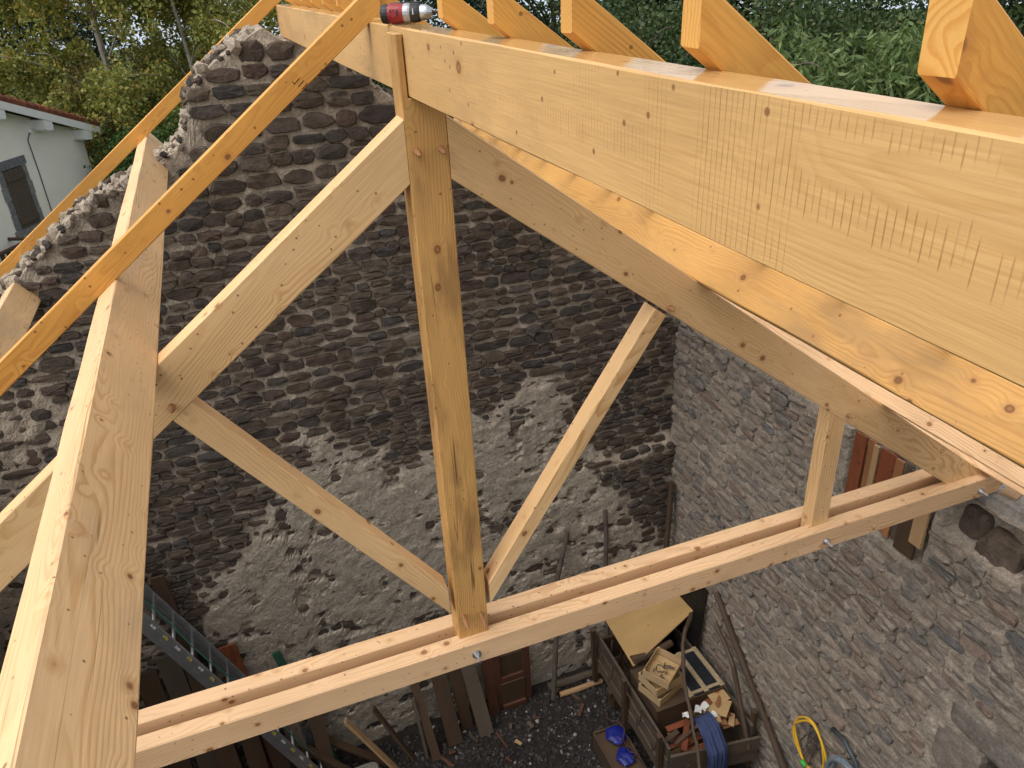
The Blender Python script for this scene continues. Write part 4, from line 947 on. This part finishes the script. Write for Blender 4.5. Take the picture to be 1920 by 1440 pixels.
# denim cloth over the end plank
V = []; F = []; nu, nv = 26, 22
prof_ = [(1.78, .95), (1.70, .97), (1.60, .955), (1.545, .90), (1.50, .845), (1.44, .80), (1.425, .70), (1.42, .58), (1.415, .45), (1.41, .30), (1.42, .18)]
for j in range(nv):
    t = j/(nv-1)*(len(prof_)-1); i0 = min(int(t), len(prof_)-2); f = t-i0; y = prof_[i0][0]*(1-f)+prof_[i0+1][0]*f; z = prof_[i0][1]*(1-f)+prof_[i0+1][1]*f
    for i in range(nu):
        u = i/(nu-1); fold = (.022*math.sin(u*17+j*.10)+.012*math.sin(u*31+1+j*.2))*min(1, j/8); x = 2.70+(.22+.05*j/nv)*u-.02*j/nv
        V.append((x, y-abs(fold)-.006-.02*math.sin(u*3), z+fold*.25))
for j in range(nv-1):
    for i in range(nu-1): a = j*nu+i; F.append((a, a+1, a+nu+1, a+nu))
o = mesh_obj('denim_cloth', V, F, 'denim', None, smooth=True); md = o.modifiers.new('thick', 'SOLIDIFY'); md.thickness = .004
tag(o, 'blue grey denim cloth hanging over the near end plank of the cart', 'cloth')
# blue tarpaulin bundle and scrap box beside the cart
def bundle(name, c, d, mat, label, cat, seed):
    bm = bmesh.new(); bmesh.ops.create_icosphere(bm, subdivisions=3, radius=1); V = []
    for v in bm.verts:
        p = np.array(v.co); k = 1+.8*(fb1(*(p*2.0+seed), 4)-.45); V.append((c[0]+p[0]*d[0]*k, c[1]+p[1]*d[1]*k, c[2]+p[2]*d[2]*k))
    F = [[v.index for v in f.verts] for f in bm.faces]; bm.free(); return tag(mesh_obj(name, V, F, mat, None), label, cat)
bundle('blue_bag', (2.14, 2.36, .26), (.11, .12, .045), 'blue', 'crumpled blue plastic bag lying on scrap timber beside the cart', 'bag', 3)
bundle('blue_bag', (2.12, 2.08, .25), (.10, .11, .04), 'blue', 'second blue plastic bag half folded against the scrap box', 'bag', 8)
sb = thing('scrap_box', (2.08, 2.15, 0), 'rough open wooden box holding blue bags beside the cart', 'box')
for k, (c, d) in enumerate([((2.10, 1.88, .12), (.34, .025, .22)), ((2.10, 2.50, .12), (.34, .025, .22)), ((1.93, 2.19, .12), (.025, .6, .22)), ((2.26, 2.19, .12), (.025, .6, .22)), ((2.10, 2.19, .20), (.31, .58, .02))]):
    m = MB(); m.box(c, d); m.build('box_side', 'old' if k else 'grey', sb)
for k, (p, q, mt) in enumerate([((2.15, 1.75, .03), (2.30, 1.3, .2), 'red'), ((2.05, 1.70, .03), (2.12, 1.25, .12), 'old'), ((2.28, 1.72, .03), (2.33, 1.4, .3), 'red')]):
    tag(board('board', p, q, .10, .025, (1, 0, 0), mt, None), 'short reddish board end lying before the scrap box', 'board', 'board ends by the scrap box')
# ------------------------------------------------------------------ hoses on the side wall
def ring(cy, cz, ry, rz_, ph, turns, r, x=3.37, wob=.012, n=60, seed=0):
    return [(x-.012*math.sin(t*.5+seed)-.01*(t/6.28), cy+(ry+wob*math.sin(t*1.7+seed))*math.cos(t+ph), cz+(rz_+wob*math.cos(t*2.1+seed))*math.sin(t+ph)) for t in np.linspace(0, 6.283*turns, int(n*turns))]
ho = thing('yellow_hose', (3.4, .80, 1.38), 'coil of yellow hose hanging on the stone side wall', 'hose')
m = MB(); m.tube(ring(.80, 1.37, .205, .255, -1.4, 2.0, .01, wob=.03), .011, 10); m.build('hose_coil', 'yellow', ho, smooth=True)
m = MB(); m.tube([(3.33, .77, 1.105), (3.33, .83, 1.12)], .02, 10); m.build('hose_clip', 'greenclip', ho, smooth=True)
m = MB(); m.tube([(3.50, .82, 1.60), (3.36, .82, 1.60), (3.33, .82, 1.63)], .008, 6); m.build('hook', 'dkmetal', ho)
gh = thing('grey_conduit', (3.4, .36, 1.4), 'coiled grey plastic conduit hanging beside the yellow hose', 'hose')
m = MB(); m.tube(ring(.34, 1.46, .17, .24, 1.2, 3.0, .02, 3.34, .02, seed=2), .020, 10); m.build('conduit_coil', 'conduit', gh, smooth=True)
m = MB(); m.tube([(3.40, .62, 1.78), (3.38, .45, 1.83), (3.36, .28, 1.76), (3.36, .17, 1.5), (3.36, .14, 1.2)], .022, 10); m.build('conduit_tail', plain('dark_conduit', (.045, .055, .065), .4), gh, smooth=True)
m = MB(); m.tube([(3.50, .36, 1.71), (3.36, .36, 1.71), (3.34, .36, 1.75)], .008, 6); m.build('hook', 'dkmetal', gh)
for k in range(10):
    a = rg.uniform(-.5, .5); y = .80+rg.uniform(-.11, .10); z = 1.32+rg.uniform(-.08, .1); m = MB()
    m.tube([(3.40+rg.uniform(-.02, .02), y-.14*a, z-.16), (3.39, y+rg.uniform(-.01, .01), z), (3.40, y+.14*a, z+.14)], .007, 5); tag(m.build('dry_stick', 'bark', None), 'dry brown stick wedged in the wall niche behind the yellow hose', 'stick', 'sticks behind the hose')
# ------------------------------------------------------------------ boards filling the opening high in the side wall
bo = thing('boarded_opening', (3.45, .65, 4.0), 'row of red brown boards closing an opening high in the side wall', 'boarding')
for (y0, y1, z0, z1, x, mat) in [(.925, 1.04, 4.02, 4.695, 3.47, 'red'), (.845, .92, 4.03, 4.69, 3.49, 'peg'), (.79, .84, 4.03, 4.69, 3.46, 'tan'), (.64, .785, 4.02, 4.69, 3.48, 'red'), (.56, .632, 4.0, 4.69, 3.47, 'peg'), (.49, .555, 4.02, 4.69, 3.49, 'grey'), (.305, .485, 3.985, 4.69, 3.455, 'old'), (.235, .345, 4.15, 4.69, 3.425, 'tan')]:
    board('board', (x, (y0+y1)/2, z0), (x, (y0+y1)/2, z1), y1-y0, .022, (0, 1, 0), mat, bo)
# small packers under the wall plate
for (c, d, mt) in [((3.70, -.10, 4.80), (.16, .10, .018), 'tan'), ((3.74, -.30, 4.80), (.14, .09, .018), 'rafter'), ((3.64, .08, 4.797), (.12, .2, .012), 'old')]:
    m = MB(); m.box(c, d, Matrix.Rotation(.3, 3, 'Z')); tag(m.build('packing_piece', mt, None), 'small wood packer on the concrete capping under the wall plate', 'packer', 'packers on the capping')

# more clutter: dark sheet in the corner, iron rods, tangled wire, scraps on the gravel
m = MB(); V = [Vector(q) for q in ((3.30, 2.62, .38), (3.22, 3.20, .38), (3.38, 3.22, 1.72), (3.40, 2.62, 1.72))]; nn = (V[1]-V[0]).cross(V[3]-V[0]).normalized()*.012
m.add(V+[q+nn for q in V], [(0, 1, 2, 3), (7, 6, 5, 4), (0, 4, 5, 1), (1, 5, 6, 2), (2, 6, 7, 3), (3, 7, 4, 0)])
tag(m.build('metal_sheet', plain('black_sheet', (.012, .010, .009), .6, .3, .4, 12, .3), None), 'black sheet leaning on the side wall behind the chest', 'sheet')  # near-black sheet set against the wall at the cart's rear corner
for k in range(5):
    x = 2.40+.16*k; m = MB(); m.tube([(x, 3.05+.04*k, .36), (x+.05, 3.08+.04*k, .62), (x+.08, 3.12, .86+.02*(k % 3))], .012, 6)
    tag(m.build('iron_rod', 'dkmetal', None), 'rusty iron rod standing in the back of the cart', 'rod', 'iron rods in the cart')
m = MB(); m.tube([(2.20+.05*math.sin(k*1.9), 2.9-.05*k+.06*math.cos(k*1.3), .30+.05*math.sin(k*.8)) for k in range(22)], .007, 6)
tag(m.build('wire_tangle', 'dkmetal', None), 'rusty wire tangled along the outside of the cart', 'wire')
for k in range(26):
    x = rg.uniform(-1.3, 2.1); y = rg.uniform(2.75, 3.45) if k < 18 else rg.uniform(1.7, 3.2); a = rg.uniform(0, 3.14); ln = rg.uniform(.06, .26); d = Vector((math.cos(a), math.sin(a), 0))*ln/2; c = Vector((x, y, .04))
    tag(board('wood_scrap', c-d, c+d, rg.uniform(.02, .05), .012, (-d.y, d.x, 0), rg.choice(('old', 'tan', 'grey', 'darkred')), None), 'small wood scrap lying flat on the dark gravel', 'wood scrap', 'scraps on the gravel')
